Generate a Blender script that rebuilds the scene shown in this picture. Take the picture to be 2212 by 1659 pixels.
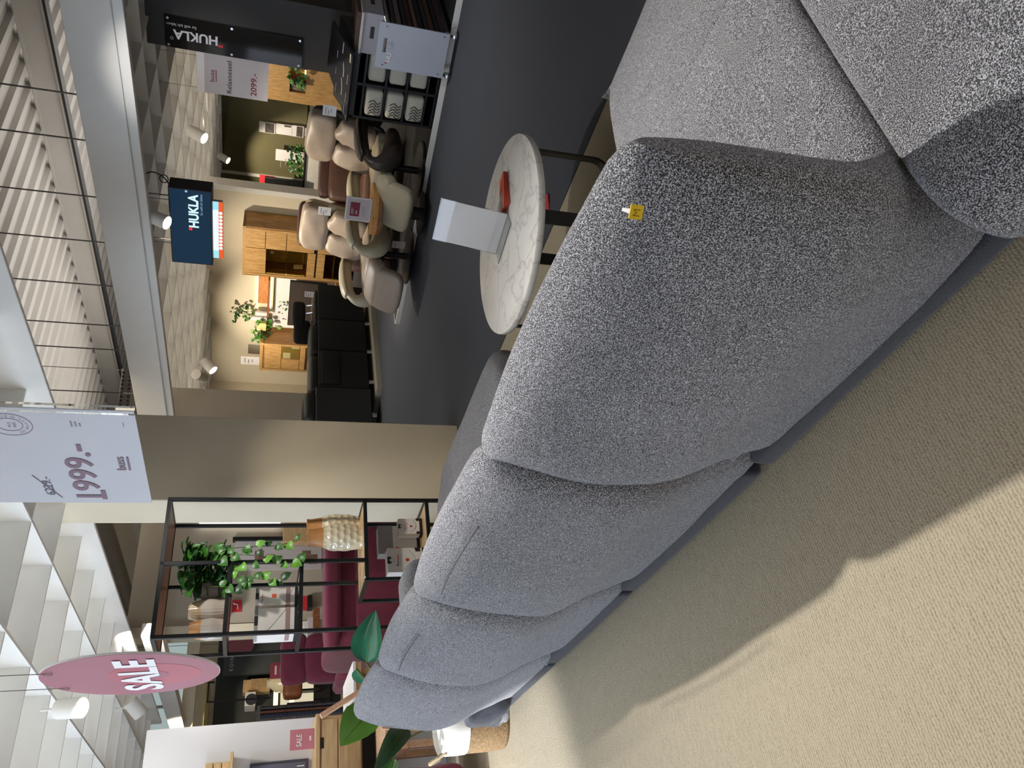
import bpy, bmesh, math, random
from math import sin, cos, pi, radians, sqrt, atan2
from mathutils import Vector, Matrix, noise

for o in list(bpy.data.objects):
    bpy.data.objects.remove(o)
SC = bpy.context.scene
COL = SC.collection
random.seed(11)

# ------------------------------------------------------------------ camera
# The photograph was taken with the phone turned, so the camera is rolled by
# about 90 degrees: the picture's right-hand side is the floor.
FPX, CU, CV = 1661.0, 829.5, 1106.0
PIT, ROL, HC = radians(17.4), radians(3.0), 1.4
FW = Vector((0, cos(PIT), -sin(PIT)))
DN = Vector((0, -sin(PIT), -cos(PIT)))
RT = Vector((1, 0, 0))
AX_B = RT * sin(ROL) + DN * cos(ROL)      # picture right
AX_A = RT * cos(ROL) - DN * sin(ROL)      # picture up
cam = bpy.data.cameras.new('camera')
cam.sensor_fit = 'HORIZONTAL'; cam.sensor_width = 36.0
cam.lens = FPX / 2212.0 * 36.0
cam.clip_start = 0.05; cam.clip_end = 200
camo = bpy.data.objects.new('camera', cam); COL.objects.link(camo)
R3 = Matrix((AX_B, AX_A, -FW)).transposed()
camo.matrix_world = Matrix.Translation((0, 0, HC)) @ R3.to_4x4()
SC.camera = camo

# ------------------------------------------------------------------ world, exposure
SC.view_settings.view_transform = 'Standard'
SC.view_settings.look = 'None'
SC.view_settings.gamma = 1.0
SC.view_settings.use_curve_mapping = False
SC.view_settings.exposure = 0.0
W = bpy.data.worlds.new('world'); SC.world = W
W.use_nodes = True
W.node_tree.nodes['Background'].inputs[0].default_value = (0.90, 0.90, 1.0, 1)
W.node_tree.nodes['Background'].inputs[1].default_value = 0.14

# sofa frame (s to far left, t to far right) and building frame (A to far left, B to far right)
D1 = Vector((-0.588, 0.809, 0)); D2 = Vector((0.809, 0.588, 0))
A1 = Vector((-0.719, 0.695, 0)); B1 = Vector((0.695, 0.719, 0))
AXES = {'D': (D1, D2), 'AB': (A1, B1), 'W': (Vector((1, 0, 0)), Vector((0, 1, 0)))}
ROTZ = {'D': atan2(-D1.y, -D1.x), 'AB': atan2(-A1.y, -A1.x), 'W': 0.0, 'L': 0.0}
SGN = {'D': -1.0, 'AB': -1.0, 'W': 1.0, 'L': 1.0}

def world(fr, p):
    if fr == 'L': return Vector(p)
    a, b = AXES[fr]
    return a * p[0] + b * p[1] + Vector((0, 0, p[2]))
def D(s, t, z=0.0): return world('D', (s, t, z))
def AB(a, b, z=0.0): return world('AB', (a, b, z))

def ray(x, y):
    u, v = 1659.0 - y, x
    return AX_A * ((u - CU) / FPX) + AX_B * ((v - CV) / FPX) + FW
def _pl(x, y, n, d):
    r = ray(x, y); o = Vector((0, 0, HC))
    return o + r * ((d - n.dot(o)) / n.dot(r))
def _fr(P, a, b): return (P.dot(a), P.dot(b), P.z)
Zv = Vector((0, 0, 1))
# where the line of sight through a photo point meets a plane of either frame
def onS(x, y, s): return _fr(_pl(x, y, D1, s), D1, D2)
def onT(x, y, t): return _fr(_pl(x, y, D2, t), D1, D2)
def onZ(x, y, z): return _fr(_pl(x, y, Zv, z), D1, D2)
def onA(x, y, a): return _fr(_pl(x, y, A1, a), A1, B1)
def onB(x, y, b): return _fr(_pl(x, y, B1, b), A1, B1)
def onZab(x, y, z): return _fr(_pl(x, y, Zv, z), A1, B1)

# ------------------------------------------------------------------ lights
def light_obj(name, l, loc, target=None):
    o = bpy.data.objects.new(name, l); COL.objects.link(o); o.location = loc
    if target is not None:
        o.rotation_euler = (Vector(target) - Vector(loc)).to_track_quat('-Z', 'Y').to_euler()
    return o
def area(name, loc, target, sx, sy, power, col):
    l = bpy.data.lights.new(name, 'AREA'); l.shape = 'RECTANGLE'
    l.size = sx; l.size_y = sy; l.energy = power; l.color = col
    return light_obj(name, l, loc, target)
def spot(name, loc, target, power, col, ang=70, blend=0.6, rad=0.04):
    l = bpy.data.lights.new(name, 'SPOT'); l.energy = power; l.color = col
    l.spot_size = radians(ang); l.spot_blend = blend; l.shadow_soft_size = rad
    return light_obj(name, l, loc, target)
WARM = (1.0, 0.87, 0.68); NEUT = (1.0, 0.965, 0.93); COOL = (0.62, 0.77, 1.0)
# daylight from a shop window on the left
area('window_daylight', D(5.3, -3.0, 1.75), D(4.9, 1.0, 1.8), 2.2, 1.7, 190, COOL)
# added spot: bright carpet patch out of view, bouncing light onto the lattice
spot('window_sun', D(5.2, -7.0, 4.2), D(4.9, -1.1, 0.0), 6500, (0.97, 0.98, 1.0), 22, 0.3, 0.05)
# added fill from behind the camera, standing in for general hall light
area('hall_light', (0.5, -3.4, 2.1), (0.3, 3.0, 1.7), 5.0, 2.6, 52, NEUT)
# added unseen area lights above the lattices, brightening slats and roof sheets
area('lattice_light_far', AB(7.0, 9.9, 3.0), AB(7.0, 9.9, 0.0), 8.0, 5.4, 105, WARM)
area('roof_light_far', AB(7.6, 10.4, 3.22), AB(7.6, 10.4, 5.0), 6.5, 4.6, 150, NEUT)
area('lattice_light_left', D(5.6, 0.2, 3.3), D(5.6, 0.2, 0.0), 5.2, 5.2, 110, (0.92, 0.97, 1.0))
area('roof_light_left', D(8.3, 0.7, 3.27), D(8.3, 0.7, 5.0), 3.6, 2.8, 95, NEUT)
# ceiling spotlights, some added under the lattice where no fixture hangs
spot('spot_sofa', D(1.73, 1.53, 2.58), D(1.1, 0.6, 0.0), 272, NEUT, 106, 0.9, 0.03)
spot('spot_carpet_near', D(0.3, -0.7, 2.58), D(0.75, -0.1, 0.0), 27, (1.0, 0.80, 0.54), 62, 0.9, 0.05)
spot('spot_carpet_left', D(3.2, -0.5, 2.6), D(2.7, -0.6, 0.0), 22, NEUT, 70, 0.9, 0.05)
spot('spot_table', D(2.75, 1.7, 2.6), D(2.5, 2.55, 0.2), 62, NEUT, 84, 0.6, 0.03)
LAMP_L = onZ(160, 1530, 2.40)
spot('spot_left_wall', D(*LAMP_L), D(6.4, 0.7, 0.9), 26, NEUT, 120, 0.8, 0.05)
spot('spot_sofa_left', D(4.65, 1.75, 2.585), D(3.7, 1.0, 0.5), 50, NEUT, 70, 0.7, 0.012)
spot('spot_chair_near', AB(4.9, 6.65, 2.585), AB(4.1, 7.6, 0.7), 150, WARM, 66, 0.7, 0.012)
spot('spot_chair_far', AB(6.1, 6.85, 2.585), AB(5.2, 7.4, 0.7), 150, WARM, 62, 0.7, 0.012)
spot('spot_shelf_wall', AB(10.2, 10.4, 2.585), AB(10.3, 12.4, 1.35), 260, WARM, 66, 0.9, 0.012)
spot('spot_oak_cabinet', AB(8.6, 10.0, 2.585), AB(8.7, 12.0, 1.3), 230, WARM, 72, 0.9, 0.012)
spot('spot_small_cabinet', AB(11.2, 10.2, 2.585), AB(11.6, 12.2, 1.3), 150, WARM, 76, 0.9, 0.012)
spot('spot_olive_wall', AB(8.35, 14.0, 2.585), AB(8.8, 15.5, 0.75), 190, WARM, 70, 0.5, 0.012)
spot('spot_olive_cabinet', AB(6.3, 11.6, 2.585), AB(6.2, 13.4, 1.4), 130, WARM, 78, 0.8, 0.012)
spot('spot_price_sign', AB(1.6, 3.4, 2.6), AB(3.75, 8.0, 1.95), 300, NEUT, 20, 0.8, 0.05)  # added out of view to brighten the armchair price sign
spot('spot_dark_carpet', D(3.4, 5.75, 2.585), D(3.6, 5.2, 0.0), 100, NEUT, 86, 0.9, 0.012)
spot('spot_far_carpet', D(7.2, 6.3, 2.585), D(7.0, 5.6, 0.0), 100, NEUT, 86, 0.9, 0.012)
spot('spot_shelf', D(3.6, 2.4, 2.5), D(4.7, 1.9, 1.0), 75, NEUT, 60, 0.7, 0.05)
spot('spot_column', D(3.6, 2.4, 2.5), D(4.92, 2.85, 0.55), 50, WARM, 44, 0.8, 0.05)  # added to brighten the column front, no fixture of its own
spot('spot_red_seats', D(5.85, 1.75, 2.585), D(6.8, 2.1, 0.6), 48, NEUT, 80, 0.8, 0.012)
spot('spot_middle_wall', D(7.6, 2.35, 2.585), D(9.0, 3.6, 1.5), 90, NEUT, 90, 0.8, 0.012)
spot('spot_far_shop', D(11.0, 2.2, 2.55), D(13.6, 2.9, 0.9), 190, WARM, 80, 0.8, 0.05)
spot('spot_lectern', AB(1.5, 3.2, 2.62), AB(2.6, 6.7, 0.5), 60, COOL, 44, 0.8, 0.08)

# ------------------------------------------------------------------ materials
MATS = {}
def C(r, g, b):
    def f(c):
        c /= 255.0
        return c / 12.92 if c <= 0.04045 else ((c + 0.055) / 1.055) ** 2.4
    return (f(r), f(g), f(b), 1.0)
def newmat(name):
    m = bpy.data.materials.new(name); m.use_nodes = True
    nt = m.node_tree; b = nt.nodes['Principled BSDF']
    return m, nt, b
def nd(nt, t, **kw):
    n = nt.nodes.new(t)
    for k, v in kw.items():
        if hasattr(n, k): setattr(n, k, v)
    return n
def coords(nt, scale=(1, 1, 1), rot=(0, 0, 0)):
    tc = nd(nt, 'ShaderNodeTexCoord'); mp = nd(nt, 'ShaderNodeMapping')
    mp.inputs['Scale'].default_value = scale; mp.inputs['Rotation'].default_value = rot
    nt.links.new(tc.outputs['Object'], mp.inputs['Vector'])
    return mp.outputs['Vector']
def ramp(nt, fac, stops):
    r = nd(nt, 'ShaderNodeValToRGB')
    e = r.color_ramp.elements
    while len(e) < len(stops): e.new(0.5)
    for i, (p, c) in enumerate(stops):
        e[i].position = p; e[i].color = c
    nt.links.new(fac, r.inputs['Fac'])
    return r.outputs['Color']
def noise_tex(nt, vec, scale, detail=3, rough=0.55):
    n = nd(nt, 'ShaderNodeTexNoise')
    n.inputs['Scale'].default_value = scale; n.inputs['Detail'].default_value = detail
    n.inputs['Roughness'].default_value = rough
    nt.links.new(vec, n.inputs['Vector'])
    return n.outputs['Fac']
def add_bump(nt, b, h, strength, dist=0.005):
    n = nd(nt, 'ShaderNodeBump'); n.inputs['Strength'].default_value = strength
    n.inputs['Distance'].default_value = dist
    nt.links.new(h, n.inputs['Height']); nt.links.new(n.outputs['Normal'], b.inputs['Normal'])
def plain(name, col, rough=0.6, metal=0.0, var=0.06, vscale=6.0, bump=0.0, bscale=80.0, coat=0.0, spec=0.5, sheen=0.0):
    if name in MATS: return MATS[name]
    m, nt, b = newmat(name)
    v = coords(nt)
    f = noise_tex(nt, v, vscale, 3)
    lo = tuple(c * (1 - var) for c in col[:3]) + (1,); hi = tuple(min(1, c * (1 + var)) for c in col[:3]) + (1,)
    nt.links.new(ramp(nt, f, [(0.3, lo), (0.7, hi)]), b.inputs['Base Color'])
    b.inputs['Roughness'].default_value = rough; b.inputs['Metallic'].default_value = metal
    b.inputs['Specular IOR Level'].default_value = spec
    if coat: b.inputs['Coat Weight'].default_value = coat; b.inputs['Coat Roughness'].default_value = 0.08
    if sheen: b.inputs['Sheen Weight'].default_value = sheen; b.inputs['Sheen Roughness'].default_value = 0.4
    if bump: add_bump(nt, b, noise_tex(nt, v, bscale, 2), bump)
    MATS[name] = m; return m
def emit(name, col, strength):
    if name in MATS: return MATS[name]
    m, nt, b = newmat(name)
    b.inputs['Base Color'].default_value = (0.003, 0.003, 0.003, 1)
    b.inputs['Emission Color'].default_value = col
    b.inputs['Emission Strength'].default_value = strength
    b.inputs['Specular IOR Level'].default_value = 0.15; b.inputs['Roughness'].default_value = 0.6
    MATS[name] = m; return m
def wood(name, c1, c2, scale=(3, 3, 26), rough=0.45, staves=None):
    m, nt, b = newmat(name)
    v = coords(nt, scale)
    f = noise_tex(nt, v, 2.2, 6, 0.62)
    col = ramp(nt, f, [(0.30, c1), (0.72, c2)])
    if staves:
        br = nd(nt, 'ShaderNodeTexBrick')
        br.inputs['Scale'].default_value = 1.0
        br.inputs['Color1'].default_value = (0.74, 0.72, 0.70, 1); br.inputs['Color2'].default_value = (1.15, 1.12, 1.1, 1)
        br.inputs['Mortar'].default_value = (0.72, 0.7, 0.68, 1)
        br.inputs['Mortar Size'].default_value = 0.0015
        br.inputs['Brick Width'].default_value = staves[0]; br.inputs['Row Height'].default_value = staves[1]
        nt.links.new(coords(nt, (1, 1, 1), staves[2]), br.inputs['Vector'])
        mx = nd(nt, 'ShaderNodeMixRGB'); mx.blend_type = 'MULTIPLY'; mx.inputs[0].default_value = 0.75
        nt.links.new(col, mx.inputs[1]); nt.links.new(br.outputs['Color'], mx.inputs[2]); col = mx.outputs[0]
    nt.links.new(col, b.inputs['Base Color'])
    b.inputs['Roughness'].default_value = rough
    add_bump(nt, b, f, 0.08, 0.002)
    MATS[name] = m; return m
def melange(name, dark, light, scale, bump, rough=0.85, lo=0.42, hi=0.62, sheen=0.35):
    """salt-and-pepper woven upholstery: dark ground, pale flecks"""
    m, nt, b = newmat(name)
    v = coords(nt)
    f = noise_tex(nt, v, scale, 2.0, 0.6)
    g = noise_tex(nt, v, 5.0, 2)
    mid = tuple((a + c) / 2 * 0.55 for a, c in zip(dark[:3], light[:3])) + (1,)
    col = ramp(nt, f, [(lo, dark), ((lo + hi) / 2, mid), (hi, light)])
    mx = nd(nt, 'ShaderNodeMixRGB'); mx.blend_type = 'MULTIPLY'; mx.inputs[0].default_value = 0.35
    nt.links.new(col, mx.inputs[1]); nt.links.new(ramp(nt, g, [(0.3, (0.75, 0.75, 0.78, 1)), (0.7, (1.1, 1.1, 1.1, 1))]), mx.inputs[2])
    nt.links.new(mx.outputs[0], b.inputs['Base Color'])
    b.inputs['Roughness'].default_value = rough
    b.inputs['Specular IOR Level'].default_value = 0.3
    b.inputs['Sheen Weight'].default_value = sheen; b.inputs['Sheen Roughness'].default_value = 0.45
    add_bump(nt, b, f, bump, 0.006)
    MATS[name] = m; return m

F_SOFA = melange('melange_upholstery', C(30, 30, 34), C(220, 219, 224), 430, 0.9, lo=0.43, hi=0.60)
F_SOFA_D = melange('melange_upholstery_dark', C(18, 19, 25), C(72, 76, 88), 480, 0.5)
WHITE = plain('white_paint', C(226, 222, 214), 0.6, var=0.03)
LATT = plain('lattice_white', C(222, 220, 214), 0.55, var=0.02)
DECK = plain('roof_sheet', C(176, 172, 166), 0.5, var=0.05, vscale=2)
CREAM = plain('cream_wall', C(213, 202, 178), 0.8, var=0.025, vscale=3, bump=0.04, bscale=160)
GREIGE = plain('greige_wall', C(176, 166, 150), 0.8, var=0.03, vscale=3)
LWALL = plain('white_wall', C(214, 212, 212), 0.8, var=0.02, vscale=2)
STAGE = plain('stage_black', C(17, 17, 18), 0.75, var=0.1)
OLIVE = plain('olive_wall', C(104, 98, 66), 0.85, var=0.04, vscale=3)
DARKW = plain('dark_wall', C(58, 60, 54), 0.8, var=0.05, vscale=3)
BLACK = plain('black_lacquer', C(22, 21, 21), 0.45, var=0.1)
BLKMET = plain('black_metal', C(20, 20, 21), 0.42, metal=0.0, var=0.12, vscale=30)
PYLON = plain('anthracite_board', C(52, 48, 45), 0.6, var=0.05)
GLOSSB = plain('glossy_black_glass', C(10, 11, 14), 0.06, var=0.05, coat=0.5)
CHROME = plain('chrome', C(205, 205, 208), 0.2, metal=1.0, var=0.03)
STEEL = plain('galvanised_steel', C(120, 116, 110), 0.5, metal=0.6, var=0.15, vscale=30)
TANST = plain('tan_strip', C(140, 124, 100), 0.6, var=0.1, vscale=20)
TAUPE = plain('taupe_leather', C(158, 142, 126), 0.42, var=0.07, vscale=5, bump=0.12, bscale=45)
BEIGEL = plain('beige_leather', C(178, 168, 142), 0.42, var=0.06, vscale=5, bump=0.12, bscale=45)
DKBRL = plain('dark_brown_leather', C(60, 52, 46), 0.4, var=0.1, vscale=5, bump=0.1, bscale=45)  # also colours the shaded near arm of the first recliner
BROWNL = plain('brown_leather', C(94, 66, 54), 0.4, var=0.08, vscale=5, bump=0.1, bscale=45)
GREYL = plain('grey_leather', C(118, 108, 92), 0.45, var=0.08, vscale=5)
BLKF = plain('black_fabric', C(13, 13, 14), 0.9, var=0.12, vscale=40, bump=0.1, bscale=300)
BLKL = plain('black_leather', C(28, 29, 28), 0.42, var=0.08)
BURG = plain('burgundy_velvet', C(106, 36, 58), 0.85, var=0.1, vscale=14, bump=0.12, bscale=400, sheen=0.2)
WPAP = plain('white_paper', C(228, 224, 222), 0.7, var=0.02)
GPAP = plain('grey_paper', C(190, 184, 186), 0.7, var=0.02)
INK = plain('ink_black', C(38, 38, 44), 0.7, var=0.02)
INKR = plain('ink_burgundy', C(128, 46, 66), 0.7, var=0.02)
INKM = plain('ink_mauve', C(140, 112, 126), 0.7, var=0.02)
INKG = plain('ink_grey', C(150, 148, 154), 0.7, var=0.02)
RED = plain('red_print', C(190, 40, 48), 0.55, var=0.04)
ORNG = plain('orange_print', C(220, 92, 58), 0.6, var=0.06, vscale=30)
LTXT = plain('silver_lettering', C(206, 206, 210), 0.4, var=0.02)
YELLOW = plain('yellow_label', C(240, 200, 36), 0.6, var=0.03)
GRNL = plain('leaf_green', C(62, 112, 40), 0.4, var=0.28, vscale=7)
GRND = plain('leaf_dark_green', C(36, 74, 32), 0.38, var=0.3, vscale=8)
GRNB = plain('leaf_blue_green', C(40, 104, 74), 0.22, var=0.2, vscale=6, coat=0.35)
STEM = plain('stem_green', C(84, 98, 46), 0.6, var=0.1)
CERAM = plain('cream_ceramic', C(216, 202, 170), 0.18, var=0.05, coat=0.5)
GLAZE = plain('grey_white_glaze', C(190, 180, 166), 0.15, var=0.08, coat=0.5)
OAK = wood('oak', C(156, 116, 66), C(206, 166, 108), (26, 3, 3))
OAKV = wood('oak_upright', C(156, 116, 66), C(206, 166, 108), (22, 22, 2.5))
OAKST = wood('oak_staves', C(142, 98, 52), C(190, 146, 90), (22, 22, 2.5), staves=(0.30, 0.055, (0, radians(90), 0)))
LOAK = wood('light_oak', C(186, 150, 104), C(214, 184, 138), (18, 2.0, 18))
WALN = wood('warm_brown_wood', C(110, 66, 40), C(158, 104, 66), (3, 18, 18))
NECK = wood('vase_wood', C(168, 112, 58), C(206, 152, 92), (20, 20, 3))
BEECH = wood('pink_beech', C(196, 152, 120), C(224, 186, 152), (3, 20, 20))
BASKET = plain('seagrass', C(134, 108, 74), 0.85, var=0.3, vscale=70, bump=0.6, bscale=130)
LINEN = plain('linen_liner', C(216, 212, 206), 0.85, var=0.04, bump=0.15, bscale=60)
def glass(name, col, rough=0.02):
    m, nt, b = newmat(name)
    b.inputs['Base Color'].default_value = col; b.inputs['Roughness'].default_value = rough
    b.inputs['Transmission Weight'].default_value = 1.0; b.inputs['IOR'].default_value = 1.2
    MATS[name] = m; return m
GLASS = glass('clear_acrylic', (0.96, 0.98, 0.98, 1))
BRGLASS = glass('tinted_glass', (0.62, 0.52, 0.30, 1))

def marble():
    m, nt, b = newmat('white_marble')
    v = coords(nt)
    d = nd(nt, 'ShaderNodeTexNoise'); d.inputs['Scale'].default_value = 5.0; d.inputs['Detail'].default_value = 5
    nt.links.new(v, d.inputs['Vector'])
    mx = nd(nt, 'ShaderNodeMixRGB'); mx.inputs[0].default_value = 0.30
    nt.links.new(v, mx.inputs[1]); nt.links.new(d.outputs['Color'], mx.inputs[2])
    vo = nd(nt, 'ShaderNodeTexVoronoi'); vo.feature = 'DISTANCE_TO_EDGE'; vo.inputs['Scale'].default_value = 7.5
    nt.links.new(mx.outputs[0], vo.inputs['Vector'])
    veins = ramp(nt, vo.outputs['Distance'], [(0.0, C(164, 161, 158)), (0.014, C(190, 187, 183)), (0.08, C(205, 203, 198))])
    cl = ramp(nt, noise_tex(nt, v, 4.0, 4), [(0.35, (0.86, 0.86, 0.85, 1)), (0.7, (1, 1, 1, 1))])
    m2 = nd(nt, 'ShaderNodeMixRGB'); m2.blend_type = 'MULTIPLY'; m2.inputs[0].default_value = 1.0
    nt.links.new(veins, m2.inputs[1]); nt.links.new(cl, m2.inputs[2])
    nt.links.new(m2.outputs[0], b.inputs['Base Color']); b.inputs['Roughness'].default_value = 0.3
    MATS['marble'] = m; return m
MARBLE = marble()

def carpet():
    m, nt, b = newmat('beige_ribbed_carpet')
    tc = nd(nt, 'ShaderNodeTexCoord'); mp = nd(nt, 'ShaderNodeMapping')
    mp.inputs['Rotation'].default_value = (0, 0, -ROTZ['D'])
    nt.links.new(tc.outputs['Object'], mp.inputs['Vector'])
    v = mp.outputs['Vector']
    wv = nd(nt, 'ShaderNodeTexWave'); wv.bands_direction = 'X'; wv.inputs['Scale'].default_value = 33.0
    wv.inputs['Distortion'].default_value = 4.2; wv.inputs['Detail'].default_value = 3; wv.inputs['Detail Scale'].default_value = 2.5
    nt.links.new(v, wv.inputs['Vector'])
    n1 = noise_tex(nt, v, 190, 3, 0.6)
    st = nd(nt, 'ShaderNodeMapping'); st.inputs['Scale'].default_value = (60, 9, 1); nt.links.new(v, st.inputs['Vector'])
    n2 = noise_tex(nt, st.outputs['Vector'], 2.0, 3, 0.6)
    m1 = nd(nt, 'ShaderNodeMath'); m1.operation = 'MULTIPLY_ADD'; m1.inputs[1].default_value = 0.35
    nt.links.new(wv.outputs['Fac'], m1.inputs[0]); nt.links.new(n1, m1.inputs[2])
    m2 = nd(nt, 'ShaderNodeMath'); m2.operation = 'MULTIPLY_ADD'; m2.inputs[1].default_value = 0.5
    nt.links.new(n2, m2.inputs[0]); nt.links.new(m1.outputs[0], m2.inputs[2])
    col = ramp(nt, m2.outputs[0], [(0.50, C(130, 119, 101)), (0.80, C(165, 153, 131)), (1.0, C(182, 170, 146))])
    nt.links.new(col, b.inputs['Base Color']); b.inputs['Roughness'].default_value = 0.95
    b.inputs['Specular IOR Level'].default_value = 0.15
    add_bump(nt, b, m2.outputs[0], 0.5, 0.006)
    return m
CARPET = carpet()
DCARP = plain('charcoal_carpet', C(76, 78, 84), 0.95, var=0.16, vscale=160, bump=0.3, bscale=300, spec=0.2)
# ------------------------------------------------------------------ mesh building
FRM = {}     # root object -> (frame, origin)
def frame_of(o):
    while o.parent is not None: o = o.parent
    return FRM.get(o, ('W', (0, 0, 0)))
class MB:
    def __init__(s): s.bm = bmesh.new()
    def box(s, lo, hi, r=0.0, seg=2):
        lo, hi = [min(a, b) for a, b in zip(lo, hi)], [max(a, b) for a, b in zip(lo, hi)]
        c = [(a + b) / 2 for a, b in zip(lo, hi)]; d = [max(b - a, 1e-4) for a, b in zip(lo, hi)]
        return s.boxm(Matrix.Translation(c), d, r, seg)
    def boxm(s, M, d, r=0.0, seg=2):
        M = M @ Matrix.Diagonal((d[0], d[1], d[2], 1))
        vs = bmesh.ops.create_cube(s.bm, size=1.0, matrix=M)['verts']
        if r > 0:
            r = min(r, min(d) * 0.49)
            ed = list({e for v in vs for e in v.link_edges})
            bmesh.ops.bevel(s.bm, geom=ed, offset=r, segments=seg, profile=0.5, affect='EDGES')
        return s
    def poly(s, pts, off):
        """flat outline pushed along off into a solid"""
        off = Vector(off)
        a = [s.bm.verts.new(p) for p in pts]; b = [s.bm.verts.new(Vector(p) + off) for p in pts]
        n = len(pts)
        s.bm.faces.new(a); s.bm.faces.new(b[::-1])
        for i in range(n): s.bm.faces.new((a[i], b[i], b[(i + 1) % n], a[(i + 1) % n]))
        return s
    def face(s, pts):
        s.bm.faces.new([s.bm.verts.new(p) for p in pts]); return s
    def grid(s, fn, nu, nv, closeu=False, capv=False):
        V = [[s.bm.verts.new(fn(i / (nu if closeu else nu), j / nv)) for i in range(nu if closeu else nu + 1)] for j in range(nv + 1)]
        m = len(V[0])
        for j in range(nv):
            for i in range(m if closeu else m - 1):
                k = (i + 1) % m
                s.bm.faces.new((V[j][i], V[j][k], V[j + 1][k], V[j + 1][i]))
        if capv:
            s.bm.faces.new(V[0][::-1]); s.bm.faces.new(V[-1])
        return s
    def lathe(s, c, prof, seg=20, flute=None):
        def fn(u, v):
            k = v * (len(prof) - 1); i = min(int(k), len(prof) - 2); f = k - i
            r = prof[i][0] * (1 - f) + prof[i + 1][0] * f; z = prof[i][1] * (1 - f) + prof[i + 1][1] * f
            if flute: r *= flute(u, z)
            a = 2 * pi * u
            return (c[0] + r * cos(a), c[1] + r * sin(a), c[2] + z)
        return s.grid(fn, seg, len(prof) - 1, True, True)
    def cyl(s, p0, p1, r0, r1=None, seg=12):
        p0, p1 = Vector(p0), Vector(p1); r1 = r0 if r1 is None else r1
        d = (p1 - p0).normalized(); u = d.orthogonal().normalized(); w = d.cross(u)
        def fn(a, v):
            r = r0 * (1 - v) + r1 * v
            return p0.lerp(p1, v) + (u * cos(2 * pi * a) + w * sin(2 * pi * a)) * r
        return s.grid(fn, seg, 1, True, True)
    def tube(s, pts, r, seg=8, flat=None, up=None, close=False):
        pts = [Vector(p) for p in pts]; n = len(pts)
        rings = []
        ref = Vector(up) if up else None
        for i, p in enumerate(pts):
            a = pts[(i - 1) % n] if (i > 0 or close) else p
            b = pts[(i + 1) % n] if (i < n - 1 or close) else p
            d = (b - a).normalized()
            if ref is None: ref = d.orthogonal().normalized()
            u = (ref - d * ref.dot(d))
            u = u.normalized() if u.length > 1e-5 else d.orthogonal().normalized()
            if up is None: ref = u
            w = d.cross(u)
            ra, rb = flat if flat else (r, r)
            rr = r[i] / max(r) if isinstance(r, (list, tuple)) else 1.0
            if isinstance(r, (list, tuple)) and not flat: ra = rb = r[i]; rr = 1.0
            if flat == 'x': pass
            rings.append([s.bm.verts.new(p + (u * (ra * cos(2 * pi * k / seg)) + w * (rb * sin(2 * pi * k / seg))) * rr) for k in range(seg)])
        m = n if close else n - 1
        for i in range(m):
            A, B = rings[i], rings[(i + 1) % n]
            for k in range(seg): s.bm.faces.new((A[k], A[(k + 1) % seg], B[(k + 1) % seg], B[k]))
        if not close: s.bm.faces.new(rings[0][::-1]); s.bm.faces.new(rings[-1])
        return s
    def bar(s, pts, w, h, up):
        """flat bar: width w along up, thickness h, following pts"""
        pts = [Vector(p) for p in pts]; n = len(pts); up = Vector(up).normalized(); rings = []
        for i, p in enumerate(pts):
            d1 = (pts[i] - pts[i - 1]).normalized() if i else None
            d2 = (pts[i + 1] - pts[i]).normalized() if i < n - 1 else None
            d = ((d1 or d2) + (d2 or d1)).normalized()
            q = d.cross(up).normalized() * h / 2
            rings.append([s.bm.verts.new(p + up * a + q * b) for a, b in ((w / 2, 1), (-w / 2, 1), (-w / 2, -1), (w / 2, -1))])
        for i in range(n - 1):
            for k in range(4): s.bm.faces.new((rings[i][k], rings[i][(k + 1) % 4], rings[i + 1][(k + 1) % 4], rings[i + 1][k]))
        s.bm.faces.new(rings[0][::-1]); s.bm.faces.new(rings[-1])
        return s
    def cushion(s, lo, hi, e=5.0, n=7, M=None, bulge=0.0, wr=0.0, seed=0):
        """soft rounded block; e sets how square it is"""
        c = Vector([(a + b) / 2 for a, b in zip(lo, hi)]); d = Vector([(b - a) / 2 for a, b in zip(lo, hi)])
        cache = {}
        def vert(i, j, k):
            key = (i, j, k)
            if key in cache: return cache[key]
            p = Vector((i / n * 2 - 1, j / n * 2 - 1, k / n * 2 - 1))
            p = Vector([sin(q * pi / 2) * 0.35 + q * 0.65 for q in p])
            l = (abs(p.x) ** e + abs(p.y) ** e + abs(p.z) ** e) ** (1 / e)
            q = p / l
            if bulge:
                m = sorted([abs(q.x), abs(q.y), abs(q.z)])
                q = q * (1 + bulge * (1 - m[1] ** 2) * (1 - m[0] ** 2))
            v = Vector((q.x * d.x, q.y * d.y, q.z * d.z)) + c
            if wr: v += q * wr * noise.noise(v * 9 + Vector((seed, 0, 0)))
            if M is not None: v = M @ v
            cache[key] = s.bm.verts.new(v); return cache[key]
        def f(*q): s.bm.faces.new([vert(*k) for k in q])
        for i in range(n):
            for j in range(n):
                f((i, j, 0), (i, j + 1, 0), (i + 1, j + 1, 0), (i + 1, j, 0)); f((i, j, n), (i + 1, j, n), (i + 1, j + 1, n), (i, j + 1, n))
                f((i, 0, j), (i + 1, 0, j), (i + 1, 0, j + 1), (i, 0, j + 1)); f((i, n, j), (i, n, j + 1), (i + 1, n, j + 1), (i + 1, n, j))
                f((0, i, j), (0, i, j + 1), (0, i + 1, j + 1), (0, i + 1, j)); f((n, i, j), (n, i + 1, j), (n, i + 1, j + 1), (n, i, j + 1))
        return s
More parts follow.
